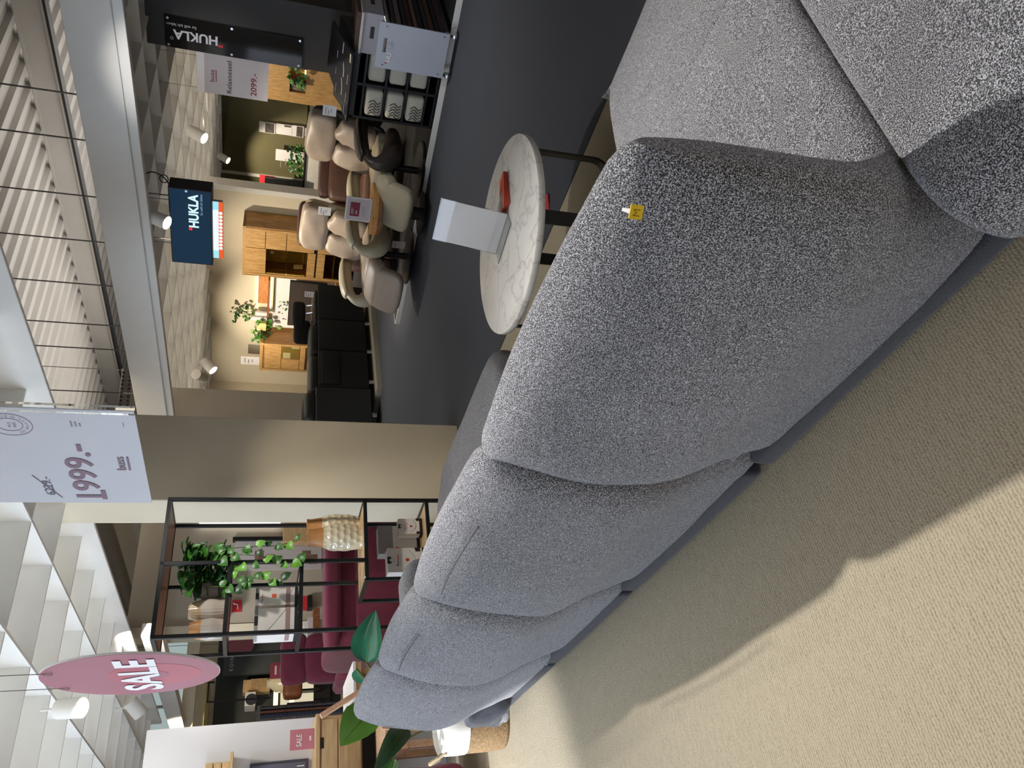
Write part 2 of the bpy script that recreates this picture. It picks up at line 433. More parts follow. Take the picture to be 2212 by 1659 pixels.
    def build(s, name, m, parent=None, fr=None, o=None, smooth=38, label=None, kind=None):
        if parent is not None: fr, o = frame_of(parent)
        elif fr is None: fr, o = 'W', (0, 0, 0)
        if o is None: o = (0, 0, 0)
        sg = SGN[fr]
        for v in s.bm.verts: v.co = Vector((sg * (v.co.x - o[0]), v.co.y - o[1], v.co.z - o[2]))
        bmesh.ops.recalc_face_normals(s.bm, faces=s.bm.faces[:])
        me = bpy.data.meshes.new(name); s.bm.to_mesh(me); s.bm.free()
        me.materials.append(m)
        if smooth:
            me.polygons.foreach_set('use_smooth', [True] * len(me.polygons))
            me.set_sharp_from_angle(angle=radians(smooth))
        ob = bpy.data.objects.new(name, me); COL.objects.link(ob)
        if parent is not None: ob.parent = parent
        else:
            ob.location = world(fr, o); ob.rotation_euler = (0, 0, ROTZ[fr]); FRM[ob] = (fr, tuple(o))
        if label: ob['label'] = label
        if kind: ob['kind'] = kind
        return ob

def tag(o, label, cat, group=None, kind=None):
    o['label'] = label; o['category'] = cat
    if group: o['group'] = group
    if kind: o['kind'] = kind
    return o
def thing(name, label, cat, fr='W', o=(0, 0, 0), group=None, rot=None):
    e = bpy.data.objects.new(name, None); COL.objects.link(e)
    e.empty_display_size = 0.1
    e.location = world(fr, o) if fr != 'L' else Vector(o)
    e.rotation_euler = (0, 0, ROTZ[fr] if rot is None else rot)
    FRM[e] = (fr, tuple(o)) if fr != 'L' else ('L', (0, 0, 0))
    return tag(e, label, cat, group)
def single(mb, name, m, label, cat, fr, o, group=None, smooth=38):
    return tag(mb.build(name, m, None, fr, o, smooth), label, cat, group)
def struct(mb, name, m, fr='W', o=(0, 0, 0), smooth=38, label=None):
    ob = mb.build(name, m, None, fr, o, smooth); ob['kind'] = 'structure'
    ob['label'] = label or name.replace('_', ' '); return ob
def copy_tree(o, parent=None):
    c = o.copy(); COL.objects.link(c); c.parent = parent
    for ch in list(o.children): copy_tree(ch, c)
    if o in FRM: FRM[c] = FRM[o]
    return c
def bx(parent, name, m, lo, hi, r=0.0, seg=2, label=None):
    return MB().box(lo, hi, r, seg).build(name, m, parent, label=label)
def lettering(parent, txt, o, right, up, m, width=None, height=None, name='lettering', bold=0.0, align='LEFT', thick=0.0015, spacing=1.0):
    """raised flat letters; o is the left end of the baseline, in the parent's frame"""
    cu = bpy.data.curves.new('txt', 'FONT'); cu.body = txt; cu.size = 1.0; cu.offset = bold; cu.resolution_u = 3
    cu.space_character = spacing
    t = bpy.data.objects.new('txt', cu); COL.objects.link(t)
    me = bpy.data.meshes.new_from_object(t)
    bpy.data.objects.remove(t); bpy.data.curves.remove(cu)
    xs = [v.co.x for v in me.vertices]; ys = [v.co.y for v in me.vertices]
    x0, x1, y0, y1 = min(xs), max(xs), min(ys), max(ys)
    sx = width / (x1 - x0) if width else None; sy = height / (y1 - min(0, y0) if False else y1) if height else None
    if sx is None: sx = sy
    if sy is None: sy = sx
    right = Vector(right).normalized(); up = Vector(up).normalized(); nrm = right.cross(up)
    o = Vector(o); off = {'LEFT': -x0, 'CENTER': -(x0 + x1) / 2, 'RIGHT': -x1}[align]
    fr, _ = frame_of(parent)
    if SGN[fr] < 0: nrm = -nrm
    mb = MB()
    vs = [mb.bm.verts.new(o + right * ((v.co.x + off) * sx) + up * (v.co.y * sy) + nrm * thick) for v in me.vertices]
    for p in me.polygons:
        try: mb.bm.faces.new([vs[i] for i in p.vertices])
        except ValueError: pass
    bpy.data.meshes.remove(me)
    return mb.build(name, m, parent, smooth=0)
def quad(parent, name, m, o, right, up, w, h, thick=0.001, label=None):
    """thin flat print patch lying on a surface"""
    right = Vector(right).normalized(); up = Vector(up).normalized(); o = Vector(o)
    n = right.cross(up); fr, _ = frame_of(parent)
    if SGN[fr] < 0: n = -n
    return MB().poly([o, o + right * w, o + right * w + up * h, o + up * h], n * thick).build(name, m, parent, smooth=0, label=label)
def catmull(pts, n, close=False):
    out = []; m = len(pts); P = [Vector(p) for p in pts]
    segs = m if close else m - 1
    for i in range(segs):
        if close: p0, p1, p2, p3 = P[(i - 1) % m], P[i], P[(i + 1) % m], P[(i + 2) % m]
        else: p0, p1, p2, p3 = P[max(i - 1, 0)], P[i], P[i + 1], P[min(i + 2, m - 1)]
        for k in range(n):
            f = k / n
            out.append(0.5 * (2 * p1 + (p2 - p0) * f + (2 * p0 - 5 * p1 + 4 * p2 - p3) * f * f + (3 * p1 - p0 - 3 * p2 + p3) * f ** 3))
    if not close: out.append(P[-1])
    return out
UPZ = (0, 0, 1); RD = (-1, 0, 0)     # picture-right direction on faces that look back at the camera
# ------------------------------------------------------------------ floors, walls, ceiling
m = MB(); m.box((-9, -5, -0.05), (9, 22, 0.0)); m.box((-22, -5, -0.05), (-9, 22, 0.0)); m.box((9, -5, -0.05), (16, 22, 0.0))
struct(m, 'floor', CARPET, label='beige ribbed carpet floor')
m = MB(); m.poly([(-4.0, 2.975, 0.0), (5.1, 2.975, 0.0), (5.25, 3.3, 0.0), (9.5, 5.6, 0.0), (18, 5.6, 0.0), (18, 20, 0), (-4, 20, 0)], (0, 0, 0.006))
struct(m, 'floor_2', DCARP, 'D', smooth=0, label='charcoal carpet area beyond the marble table')

# column beside the open shelf
N = Vector((-0.876, 5.44, 0)); n_s, n_t = N.dot(D1), N.dot(D2)
struct(MB().box((n_s, n_t, 0), (n_s + 0.34, n_t + 0.66, 4.55), 0.006, 1), 'column', CREAM, 'D', (n_s, n_t, 0), label='square cream column beside the open shelf')

# far wall with the oak cabinets, its corner and the post where it ends
struct(MB().box((7.68, 12.5, 0), (12.46, 12.62, 2.66)), 'wall_back', CREAM, 'AB', (7.68, 12.5, 0), label='cream back wall behind the oak cabinets')
struct(MB().box((12.45, 8.0, 0), (12.57, 12.62, 2.66)), 'wall_back_left', CREAM, 'AB', (12.45, 8.0, 0), label='cream side wall left of the oak cabinets')
struct(MB().box((7.60, 12.42, 0), (7.70, 12.66, 2.66), 0.004, 1), 'trim_1', WHITE, 'AB', (7.6, 12.42, 0), label='white end post of the back wall')
struct(MB().box((2.0, 15.5, 0), (12.5, 15.62, 2.66)), 'wall_olive', OLIVE, 'AB', (2, 15.5, 0), label='olive green wall of the far room')
struct(MB().box((1.9, 8.2, 0), (2.0, 15.6, 2.66)), 'wall_right', GREIGE, 'AB', (1.9, 8.2, 0), label='greige wall right of the black pylon')
struct(MB().box((9.1, 15.46, 0), (9.16, 15.5, 2.66)), 'trim_2', WHITE, 'AB', (9.1, 15.46, 0), label='pale vertical strip on the olive wall')

# partition wall with sideboard at the left, partition behind the shelf, dark shop wall beyond
struct(MB().box((6.2, -1.2, 0), (6.34, 1.372, 2.10), 0.004, 1), 'wall_left', LWALL, 'D', (6.2, -1.2, 0), label='white partition wall behind the oak sideboard')
struct(MB().box((9.0, 2.95, 0), (9.12, 6.2, 2.75)), 'wall_middle', GREIGE, 'D', (9.0, 2.95, 0), label='greige partition wall behind the open shelf')
struct(MB().box((8.94, 2.9, 0), (9.14, 3.02, 2.75), 0.004, 1), 'trim_3', CREAM, 'D', (8.94, 2.9, 0), label='cream end post of the greige partition')
struct(MB().box((14.0, 0.5, 0), (14.12, 6.6, 2.02)), 'wall_dark', DARKW, 'D', (14, 0.5, 0), label='dark grey shop wall in the far left')
struct(MB().box((16.4, -2.0, 0), (16.5, 12.0, 4.55)), 'wall_far', CREAM, 'D', (16.4, -2, 0), label='cream end wall of the hall')

# clerestory windows high in the end wall
PANE = emit('window_sky', C(206, 226, 224), 0.55)
for k in range(4):
    t0 = 2.2 + k * 1.25
    w = thing('window_%d' % (k + 1), 'clerestory window high in the end wall, number %d' % (k + 1), 'window', 'D', (16.38, t0, 2.6)); w['kind'] = 'structure'
    del w['category']; w['label'] = 'clerestory window high in the end wall'
    f = MB()
    for z in (2.60, 3.25): f.box((16.3, t0, z), (16.4, t0 + 1.1, z + 0.05))
    for q in (0, 0.525, 1.05): f.box((16.3, t0 + q, 2.6), (16.4, t0 + q + 0.05, 3.3))
    f.build('window_frame', WHITE, w)
    for q in (0.05, 0.575): bx(w, 'pane', PANE, (16.36, t0 + q, 2.65), (16.37, t0 + q + 0.475, 3.25))

# roof sheets with trapezoidal ribs
m = MB(); P = 0.33; s0, s1 = -6.0, 17.0; n = int((s1 - s0) / P)
prof = []
for k in range(n):
    s = s0 + k * P
    prof += [(s, 4.56), (s + 0.165, 4.56), (s + 0.195, 4.50), (s + 0.30, 4.50)]
def deck(u, v):
    i = min(int(round(u * (len(prof) - 1))), len(prof) - 1)
    return (prof[i][0], -4 + 25 * v, prof[i][1])
m.grid(deck, len(prof) - 1, 1)
struct(m, 'ceiling', DECK, 'D', (0, 0, 4.5), smooth=0, label='ribbed white metal roof sheets')
def beam(name, lo, hi, label, mt=DECK, flange=True):
    m = MB()
    cx = (lo[1] + hi[1]) / 2
    m.box((lo[0], cx - 0.02, lo[2]), (hi[0], cx + 0.02, hi[2]))
    if flange:
        m.box((lo[0], lo[1], lo[2]), (hi[0], hi[1], lo[2] + 0.03)); m.box((lo[0], lo[1], hi[2] - 0.03), (hi[0], hi[1], hi[2]))
    return struct(m, name, mt, 'D', lo, label=label)
beam('trim_4', (-3, 9.40, 4.16), (16, 9.52, 4.5), 'white roof purlin above the far lattice')
struct(MB().box((-3, 9.385, 4.13), (16, 9.535, 4.16)), 'trim_6', BLKMET, 'D', (-3, 9.385, 4.13), label='black cable strip under the purlin')
g = MB(); g.box((4.05, 0, 4.28), (4.20, 16, 4.5)); g.box((4.0, 0, 4.26), (4.25, 16, 4.29))
struct(g, 'trim_7', WHITE, 'D', (4.05, 0, 4.28), label='white roof girder')
# services left of the column: duct, pipes
DUCT = plain('duct_grey', C(150, 144, 134), 0.5, var=0.08, vscale=4)
for nm, mb_, mt, lb in (
    ('trim_8', MB().box((7.6, 4.0, 3.55), (13.0, 4.3, 3.75), 0.02, 1), DUCT, 'pale ventilation duct under the roof'),
    ('trim_9', MB().cyl((7.6, 4.75, 3.35), (13.2, 4.75, 3.35), 0.11, seg=16), DUCT, 'grey pipe under the roof'),
    ('trim_10', MB().box((8.6, 5.3, 2.95), (14.0, 5.36, 3.2)), WHITE, 'white fascia behind the open shelf')):
    struct(mb_, nm, mt, 'D', (5.5, 4, 3.5), label=lb)
tr = thing('cable_tray', 'dark perforated cable tray above the near lattice, left of the column', 'cable tray', 'D', (5.0, 2.95, 2.75))
bx(tr, 'tray', STEEL, (5.0, 2.86, 2.74), (9.5, 3.04, 2.75)); bx(tr, 'rim', STEEL, (5.0, 3.04, 2.74), (9.5, 3.05, 2.82)); bx(tr, 'rim', STEEL, (5.0, 2.85, 2.74), (9.5, 2.86, 2.82))
m = MB()
for k in range(40): m.box((5.1 + k * 0.11, 2.89, 2.735), (5.16 + k * 0.11, 2.93, 2.741)); m.box((5.1 + k * 0.11, 2.97, 2.735), (5.16 + k * 0.11, 3.01, 2.741))
m.build('slot', BLACK, tr, kind='stuff')

# ------------------------------------------------------------------ lattice ceilings
def lattice(name, label, s0, s1, t0, t1, z, h, S, T, fas=None):
    o = thing(name, label, 'lattice ceiling', 'D', (s0, t0, z))
    for t in T: bx(o, 'slat', LATT, (s0, t - 0.009, z), (s1, t + 0.009, z + h))
    for s in S: bx(o, 'slat', LATT, (s - 0.008, t0, z + 0.003), (s + 0.008, t1, z + h - 0.003))
    if fas:
        for lo, hi in fas: bx(o, 'fascia', WHITE, lo, hi, 0.003, 1)
    return o
near = lattice('lattice_ceiling', 'white square lattice ceiling over the grey sofa', 0.2, 11.2, -2.2, 2.55, 2.6, 0.21,
        [0.77 + 0.6 * k for k in range(18)], [2.09 - 0.6 * k for k in range(8)],
        [((0.2, 2.54, 2.5), (11.2, 2.565, 2.86))])
far = lattice('lattice_ceiling', 'white square lattice ceiling over the black sofa and oak cabinets', 1.0, 15.0, 5.52, 15.6, 2.6, 0.19,
        [1.3 + 0.6 * k for k in range(23)], [5.95 + 0.6 * k for k in range(16)])
st = bx(near, 'perforated_strip', TANST, (0.2, 2.60, 2.70), (4.9, 2.66, 2.705))
m = MB()
for k in range(42):
    m.cyl((0.4 + k * 0.1, 2.63, 2.698), (0.4 + k * 0.1, 2.63, 2.701), 0.013, seg=8)
m.build('hole', BLACK, st, kind='stuff')
MB().cyl((0.2, 2.75, 2.76), (4.9, 2.75, 2.76), 0.025, seg=10).build('edge_pipe', WHITE, near)
fb = thing('fascia_beam', 'long white fascia beam above the far lattice ceiling', 'fascia', 'D', (1.0, 5.4, 2.5))
bx(fb, 'board', LATT, (1.0, 5.38, 2.56), (15.0, 5.41, 2.88), 0.004, 1)
bx(fb, 'lower_edge', LATT, (1.0, 5.41, 2.49), (15.0, 5.50, 2.58), 0.004, 1)
pt = thing('perforated_rail', 'dark perforated rail hanging over the white fascia beam', 'rail', 'D', (7.9, 5.6, 3.0))
q0 = onT(265, 905, 5.7); q1 = onT(275, 800, 6.4)
for q_ in (q0, q1): MB().cyl((q_[0], q_[1], q_[2]), (q_[0], q_[1], 4.52), 0.005, seg=6).build('hanger', STEEL, pt)
b_ = MB().bar([q0, q1], 0.14, 0.02, (0, 0.3, 1)).build('rail', STEEL, pt)
m = MB()
for k in range(12):
    q = Vector(q0).lerp(Vector(q1), (k + 0.5) / 12)
    for dz in (-0.04, 0.04): m.box((q.x - 0.02, q.y - 0.02, q.z + dz - 0.012), (q.x + 0.02, q.y - 0.005, q.z + dz + 0.012))
m.build('slot', BLACK, b_, kind='stuff')

# hanging rods between roof and fascia
rods = [(165, 204), (183, 303), (198, 425), (215, 523), (238, 618), (262, 705), (268, 757), (290, 850)]
for k, (x, y) in enumerate(rods):
    p = onT(x, y, 5.43)
    r = MB().cyl((p[0], 5.43, 2.88), (p[0], 5.43, 4.56), 0.007, seg=6)
    single(r, 'suspension_rod', STEEL, 'thin steel rod above the white fascia beam, %s from the black pylon' % ['first', 'second', 'third', 'fourth', 'fifth', 'sixth', 'seventh', 'eighth'][k], 'suspension rod', 'D', (p[0], 5.43, 2.88), 'rods above the fascia beam')

# ------------------------------------------------------------------ ceiling spotlights
LENS = emit('lamp_lens', (1.0, 0.93, 0.82, 1), 14.0)
LENSD = plain('lamp_lens_off', C(150, 146, 140), 0.3)
def spotlight(label, fr, p, aim, r=0.045, L=0.13, lit=True, top=2.62, group='ceiling spotlights'):
    o = thing('ceiling_spotlight', label, 'spotlight', fr, p, group)
    p = Vector(p); d = (Vector(aim) - p).normalized()
    a = p - d * L * 0.5; b = p + d * L * 0.5
    body = MB().cyl(a, b, r * 0.94, r, 18).build('housing', WHITE, o)
    MB().cyl(b - d * 0.004, b + d * 0.003, r * 0.86, seg=18).build('lens', LENS if lit else LENSD, body)
    MB().tube([p, p + Vector((0, 0, 0.05)), (p.x, p.y, top)], 0.008, 6).build('bracket', WHITE, o)
    return o
def sl(label, fr, fn, x, y, z, aimd, **k):
    p = onZ(x, y, z) if fr == 'D' else onZab(x, y, z)
    q = Vector(p) + Vector(aimd)
    return spotlight(label, fr, p, q, **k)
sl('lit white spotlight left of the round SALE sign', 'D', None, 152, 1530, 2.46, (-0.25, -0.06, -0.5), r=0.062, L=0.16)
sl('unlit white spotlight tilted behind the round SALE sign', 'D', None, 292, 1528, 2.45, (0.4, -0.5, -0.5), r=0.07, L=0.17, lit=False)
sl('glowing spotlight above the price sign for the armchair', 'AB', None, 425, 290, 2.42, (0.05, -0.32, -0.5), r=0.075, L=0.22)
sl('small glowing spotlight further back before the olive wall', 'AB', None, 483, 341, 2.45, (0.1, -0.3, -0.5), r=0.07, L=0.2)
sl('glowing spotlight above the wide screen', 'AB', None, 343, 474, 2.43, (0.0, -0.28, -0.5), r=0.065, L=0.17)
sl('glowing spotlight near the corner of the cream walls', 'AB', None, 450, 790, 2.45, (0.1, -0.4, -0.4), r=0.09, L=0.25)
sl('unlit white spotlight tilted left in the far lattice ceiling', 'AB', None, 432, 812, 2.47, (0.5, 0.3, -0.3), r=0.09, L=0.22, lit=False)
sl('unlit white spotlight at the ceiling edge of the olive wall', 'AB', None, 521, 240, 2.45, (-0.3, 0.5, -0.3), r=0.09, L=0.22, lit=False)
sl('unlit white spotlight at the ceiling edge right of the end post', 'AB', None, 513, 379, 2.45, (0.3, 0.5, -0.3), r=0.09, L=0.22, lit=False)
# ------------------------------------------------------------------ the grey sofa
sofa = thing('sectional_sofa', 'large grey melange sectional sofa seen from behind, its backs curling over the top', 'sofa', 'D', (2.4, 0.95, 0))
PROF = [(0.955, 0.075), (0.925, 0.16), (0.885, 0.28), (0.835, 0.40), (0.815, 0.50), (0.826, 0.62), (0.846, 0.72), (0.872, 0.80), (0.902, 0.866),
        (0.938, 0.902), (0.968, 0.897), (0.995, 0.855), (1.0, 0.74), (0.985, 0.60), (1.0, 0.47), (1.05, 0.36), (1.06, 0.22), (1.02, 0.10)]
def shell(name, s0, s1, zoff=0.0, R=0.08, RR=0.10, seed=0, tmid=0.0):
    prof = catmull([(a, b, 0) for a, b in PROF], 4, True); n = len(prof)
    st = [0, 0.004, 0.014, 0.034, 0.065, 0.11, 0.17] ; L = s1 - s0
    st += [0.17 + (L - 0.34) * k / 14 for k in range(1, 14)]
    st += [L - q for q in (0.17, 0.11, 0.065, 0.034, 0.014, 0.004, 0)]
    def tm(z): return 0.912 + 0.02 * max(0, (z - 0.7)) + 0.70 * min(0.11, max(0, 0.47 - z))
    def fn(u, v):
        i = int(round(u * n)) % n; k = int(round(v * (len(st) - 1)))
        d = min(st[k], L - st[k]); f = min(1.0, d / R); e = sqrt(max(0.0, 1 - (1 - f) ** 2)); t, z = prof[i].x, prof[i].y; c = tm(z)
        e0 = 0.12; e = e0 + (1 - e0) * e
        if t < c:
            rr_ = RR if st[k] < L / 2 else 0.10
            fr_ = min(1.0, d / rr_); er = sqrt(max(0.0, 1 - (1 - fr_) ** 2)); er = 0.05 + 0.95 * er
            t = c + (t - c) * er
        else: t = c + (t - c) * e
        z2 = z + zoff * (z / 0.9)
        z2 -= (1 - e) * 0.03 * (z / 0.9)
        mid = sin(pi * st[k] / L)
        if z > 0.3: z2 += 0.022 * mid * (z - 0.3) / 0.6
        s = s0 + st[k]
        w = noise.noise(Vector((s * 3.2 + seed, z * 4.5, t * 3))) * 0.010 + noise.noise(Vector((s * 9 + seed, z * 7, 2))) * 0.0035
        q_ = max(-1.0, min(1.0, (c - t) / 0.07))
        t += w * q_
        t -= 0.012 * mid * max(0.0, q_)
        # ends lean out a little at mid height, as the filling pushes them
        if d < 0.1:
            g = (1 - d / 0.1) * 0.02 * sin(pi * min(max((z - 0.1) / 0.75, 0), 1))
            s += -g if st[k] < L / 2 else g
        return (s, t, z2)
    m = MB(); m.grid(fn, n, len(st) - 1, True, True)
    return m.build(name, F_SOFA, sofa, smooth=70)
backs = [shell('back_cushion', 0.635, 1.585, 0.0, RR=0.22, seed=1), shell('back_cushion', 1.575, 2.53, 0.0, seed=5),
         shell('back_cushion', 2.52, 3.385, 0.0, seed=9), shell('back_cushion', 3.375, 4.27, 0.005, seed=14)]
# seam piping across the tops of the second and third backs
for s0, s1, z in ((1.85, 2.35, 0.0), (2.75, 3.2, 0.0)):
    MB().tube([(s0 + (s1 - s0) * k / 8, 0.862 - 0.006 * sin(pi * k / 8), 0.846 + 0.012 * sin(pi * k / 8)) for k in range(9)], 0.0022, 5).build('seam', F_SOFA_D, backs[1] if s0 < 2 else backs[2])
def block(name, lo, hi, r, m=F_SOFA, wr=0.004, seed=0, par=sofa):
    mb = MB().box(lo, hi, r, 4)
    bmesh.ops.subdivide_edges(mb.bm, edges=[e for e in mb.bm.edges if e.calc_length() > 0.25], cuts=5, use_grid_fill=True)
    for v in mb.bm.verts:
        v.co += Vector((noise.noise(v.co * 5 + Vector((seed, 0, 0))), noise.noise(v.co * 5 + Vector((0, seed, 3))), noise.noise(v.co * 5 + Vector((7, 0, seed))))) * wr
    return mb.build(name, m, par, smooth=60)
# plinths
for a, b, sd in ((0.635, 1.63, 1), (1.665, 2.61, 2), (2.62, 3.55, 3), (3.56, 4.36, 4)):
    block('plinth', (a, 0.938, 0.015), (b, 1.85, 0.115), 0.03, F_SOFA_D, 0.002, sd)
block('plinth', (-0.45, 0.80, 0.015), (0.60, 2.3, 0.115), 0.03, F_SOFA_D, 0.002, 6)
# seats: chaise by the marble table with a front that slopes away
def seat(name, s0, s1, pr, R=0.05, seed=0, tipround=0.0):
    prof = catmull([(a, b, 0) for a, b in pr], 3, True); n = len(prof); L = s1 - s0
    st = [0, 0.004, 0.015, 0.03, R] + [R + (L - 2 * R) * k / 10 for k in range(1, 10)] + [L - R, L - 0.03, L - 0.015, L - 0.004, L]
    ct = sum(p.x for p in prof) / n; cz = sum(p.y for p in prof) / n
    tmax = max(p.x for p in prof)
    def fn(u, v):
        i = int(round(u * n)) % n; k = int(round(v * (len(st) - 1)))
        d = min(st[k], L - st[k]); e = sqrt(max(0.0, 1 - (1 - min(1, d / R)) ** 2))
        t, z = prof[i].x, prof[i].y
        q = R * (1 - e)
        t += -q if t > ct else q; z += -q * 0.8 if z > cz else q * 0.8
        if tipround: t -= max(0, t - tmax + tipround) * (1 - min(1, d / 0.22)) ** 2 * 0.9
        z += noise.noise(Vector((s0 + st[k] * 4 + seed, t * 4, 1))) * 0.005
        return (s0 + st[k], t, z)
    m = MB(); m.grid(fn, n, len(st) - 1, True, True)
    return m.build(name, F_SOFA, sofa, smooth=50)
seat('seat', 0.625, 1.43, [(1.0, 0.11), (0.98, 0.30), (1.02, 0.385), (1.3, 0.398), (1.6, 0.402), (1.715, 0.401), (1.74, 0.383), (1.765, 0.388), (1.9, 0.380), (2.15, 0.352), (2.31, 0.318), (2.375, 0.28), (2.385, 0.18), (2.34, 0.11), (1.7, 0.10)], seed=3)
seat('seat', 1.44, 2.69, [(1.0, 0.11), (0.98, 0.30), (1.02, 0.375), (1.3, 0.385), (1.6, 0.385), (1.74, 0.36), (1.80, 0.28), (1.79, 0.16), (1.74, 0.11)], seed=5)
seat('seat', 2.70, 4.13, [(1.0, 0.11), (0.98, 0.30), (1.02, 0.405), (1.3, 0.418), (1.8, 0.42), (2.1, 0.415), (2.25, 0.385), (2.31, 0.31), (2.29, 0.23), (2.22, 0.18), (1.7, 0.15)], seed=8, tipround=0.30)
seat('seat_base', 2.74, 4.13, [(1.0, 0.06), (0.98, 0.11), (1.02, 0.15), (1.3, 0.16), (1.9, 0.16), (2.13, 0.155), (2.23, 0.12), (2.24, 0.08), (2.18, 0.05), (1.7, 0.04)], R=0.03, seed=9)
# low end section nearest the camera, without a back
seat('end_seat', -0.45, 0.612, [(0.90, 0.11), (0.83, 0.16), (0.775, 0.24), (0.765, 0.32), (0.80, 0.385), (0.87, 0.412), (1.05, 0.418), (1.5, 0.416), (1.95, 0.40), (2.25, 0.36), (2.34, 0.28), (2.34, 0.18), (2.28, 0.11), (1.6, 0.10)], R=0.04, seed=12)
# armrest closing the far end
block('armrest', (3.94, 0.95, 0.12), (4.29, 1.68, 0.655), 0.09, F_SOFA, 0.006, 17)
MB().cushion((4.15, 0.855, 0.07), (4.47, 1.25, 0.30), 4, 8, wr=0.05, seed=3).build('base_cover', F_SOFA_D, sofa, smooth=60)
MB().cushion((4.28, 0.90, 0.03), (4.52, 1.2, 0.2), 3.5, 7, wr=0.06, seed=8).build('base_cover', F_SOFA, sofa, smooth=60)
# yellow woven brand tab on the near back
p = onT(1367, 455, 0.828)
tr_ = Vector((-cos(radians(34)), sin(radians(34)), 0)); tn_ = Vector((-sin(radians(34)), -cos(radians(34)), 0))
to = Vector(p) + tn_ * 0.012 - tr_ * 0.0105 + Vector((0, 0, -0.0105))
tab = MB().poly([to, to + tr_ * 0.021, to + tr_ * 0.021 + Vector((0, 0, 0.021)), to + Vector((0, 0, 0.021))], tn_ * 0.002).build('label_tab', YELLOW, sofa, smooth=0, label='small yellow square label tab')
lettering(sofa, 'M', to + tr_ * 0.0045 + tn_ * 0.0022 + Vector((0, 0, 0.005)), tr_, UPZ, plain('ink_ochre', C(150, 112, 20), 0.7), height=0.011, name='label_print', thick=0.0004)
MB().poly([to + tr_ * 0.007 + Vector((0, 0, 0.0205)), to + tr_ * 0.014 + Vector((0, 0, 0.0205)), to + tr_ * 0.013 - tn_ * 0.014 + Vector((0, 0, 0.027)), to + tr_ * 0.008 - tn_ * 0.014 + Vector((0, 0, 0.027))], tn_ * 0.001).build('label_loop', WPAP, sofa, smooth=0)
# ------------------------------------------------------------------ marble side table
TC = Vector((0.636, 3.178, 0)); TS, TT = TC.dot(D1), TC.dot(D2)
tb = thing('side_table', 'round white marble side table on black flat-steel legs', 'table', 'D', (TS, TT, 0))
def disc(c, r, z0, z1, seg=72, rd=0.006):
    return MB().lathe((c[0], c[1], 0), [(r - rd, z0), (r - rd * 0.3, z0 + rd * 0.3), (r, z0 + rd), (r, z1 - rd), (r - rd * 0.3, z1 - rd * 0.3), (r - rd, z1)], seg)
disc((TS, TT), 0.425, 0.438, 0.468).build('tabletop', MARBLE, tb)
def uframe(ang, r0, r1, w=0.055, h=0.010, sh=0.0):
    a = radians(ang); ex = Vector((cos(a), sin(a), 0)); ey = Vector((-sin(a), cos(a), 0))
    c = Vector((TS, TT, 0)) + ey * sh
    pts = [c - ex * r0 + Vector((0, 0, 0.438))]
    rc = 0.07
    for k in range(7):
        q = pi / 2 * k / 6; pts.append(c + ex * (-r0 + rc - rc * cos(q)) + Vector((0, 0, 0.008 + rc - rc * sin(q))))
    for k in range(7):
        q = pi / 2 * k / 6; pts.append(c + ex * (r1 - rc + rc * sin(q)) + Vector((0, 0, 0.008 + rc - rc * cos(q))))
    pts.append(c + ex * r1 + Vector((0, 0, 0.438)))
    return MB().bar(pts, w, h, ey)
# one frame runs left-right as seen, the other front-back
uframe(33, 0.36, 0.36).build('leg_frame', BLKMET, tb)
uframe(124, 0.385, 0.385).build('leg_frame', BLKMET, tb)

# acrylic sign holder with its white sheet
h0 = onZ(1098, 461, 0.470); h1 = onZ(1072, 548, 0.470)
sh_ = thing('sign_holder', 'clear acrylic L-shaped holder with a blank white sheet on the marble table', 'sign holder', 'D', h0)
e = (Vector(h1) - Vector(h0)); e.z = 0; wd = e.length; e.normalize(); nb = Vector((-e.y, e.x, 0))
if nb.dot(Vector((0, -1, 0))) < 0: nb = -nb        # towards the camera side
H0 = Vector(h0); lean = -nb * 0.06
top = Vector((0, 0, 0.285)) + lean
def slab(o, a, b, th): return MB().poly([o, o + a, o + a + b, o + b], th)
slab(H0, e * wd, top, nb * 0.002).build('panel', GLASS, sh_, smooth=0)
slab(H0 + nb * 0.0025 + Vector((0, 0, 0.004)) + e * 0.003, e * (wd - 0.006), top * 0.97, nb * 0.001).build('sheet', WPAP, sh_, smooth=0)
slab(H0 + nb * 0.004, e * wd, top, nb * 0.002).build('panel', GLASS, sh_, smooth=0)
slab(H0 + Vector((0, 0, 0.001)), e * wd, nb * 0.075, Vector((0, 0, 0.002))).build('foot', GLASS, sh_, smooth=0)
slab(H0 + nb * 0.0075 + top * 0.13, e * wd, nb * 0.004 + top * 0.012, nb * 0.001).build('rib', GLASS, sh_, smooth=0)

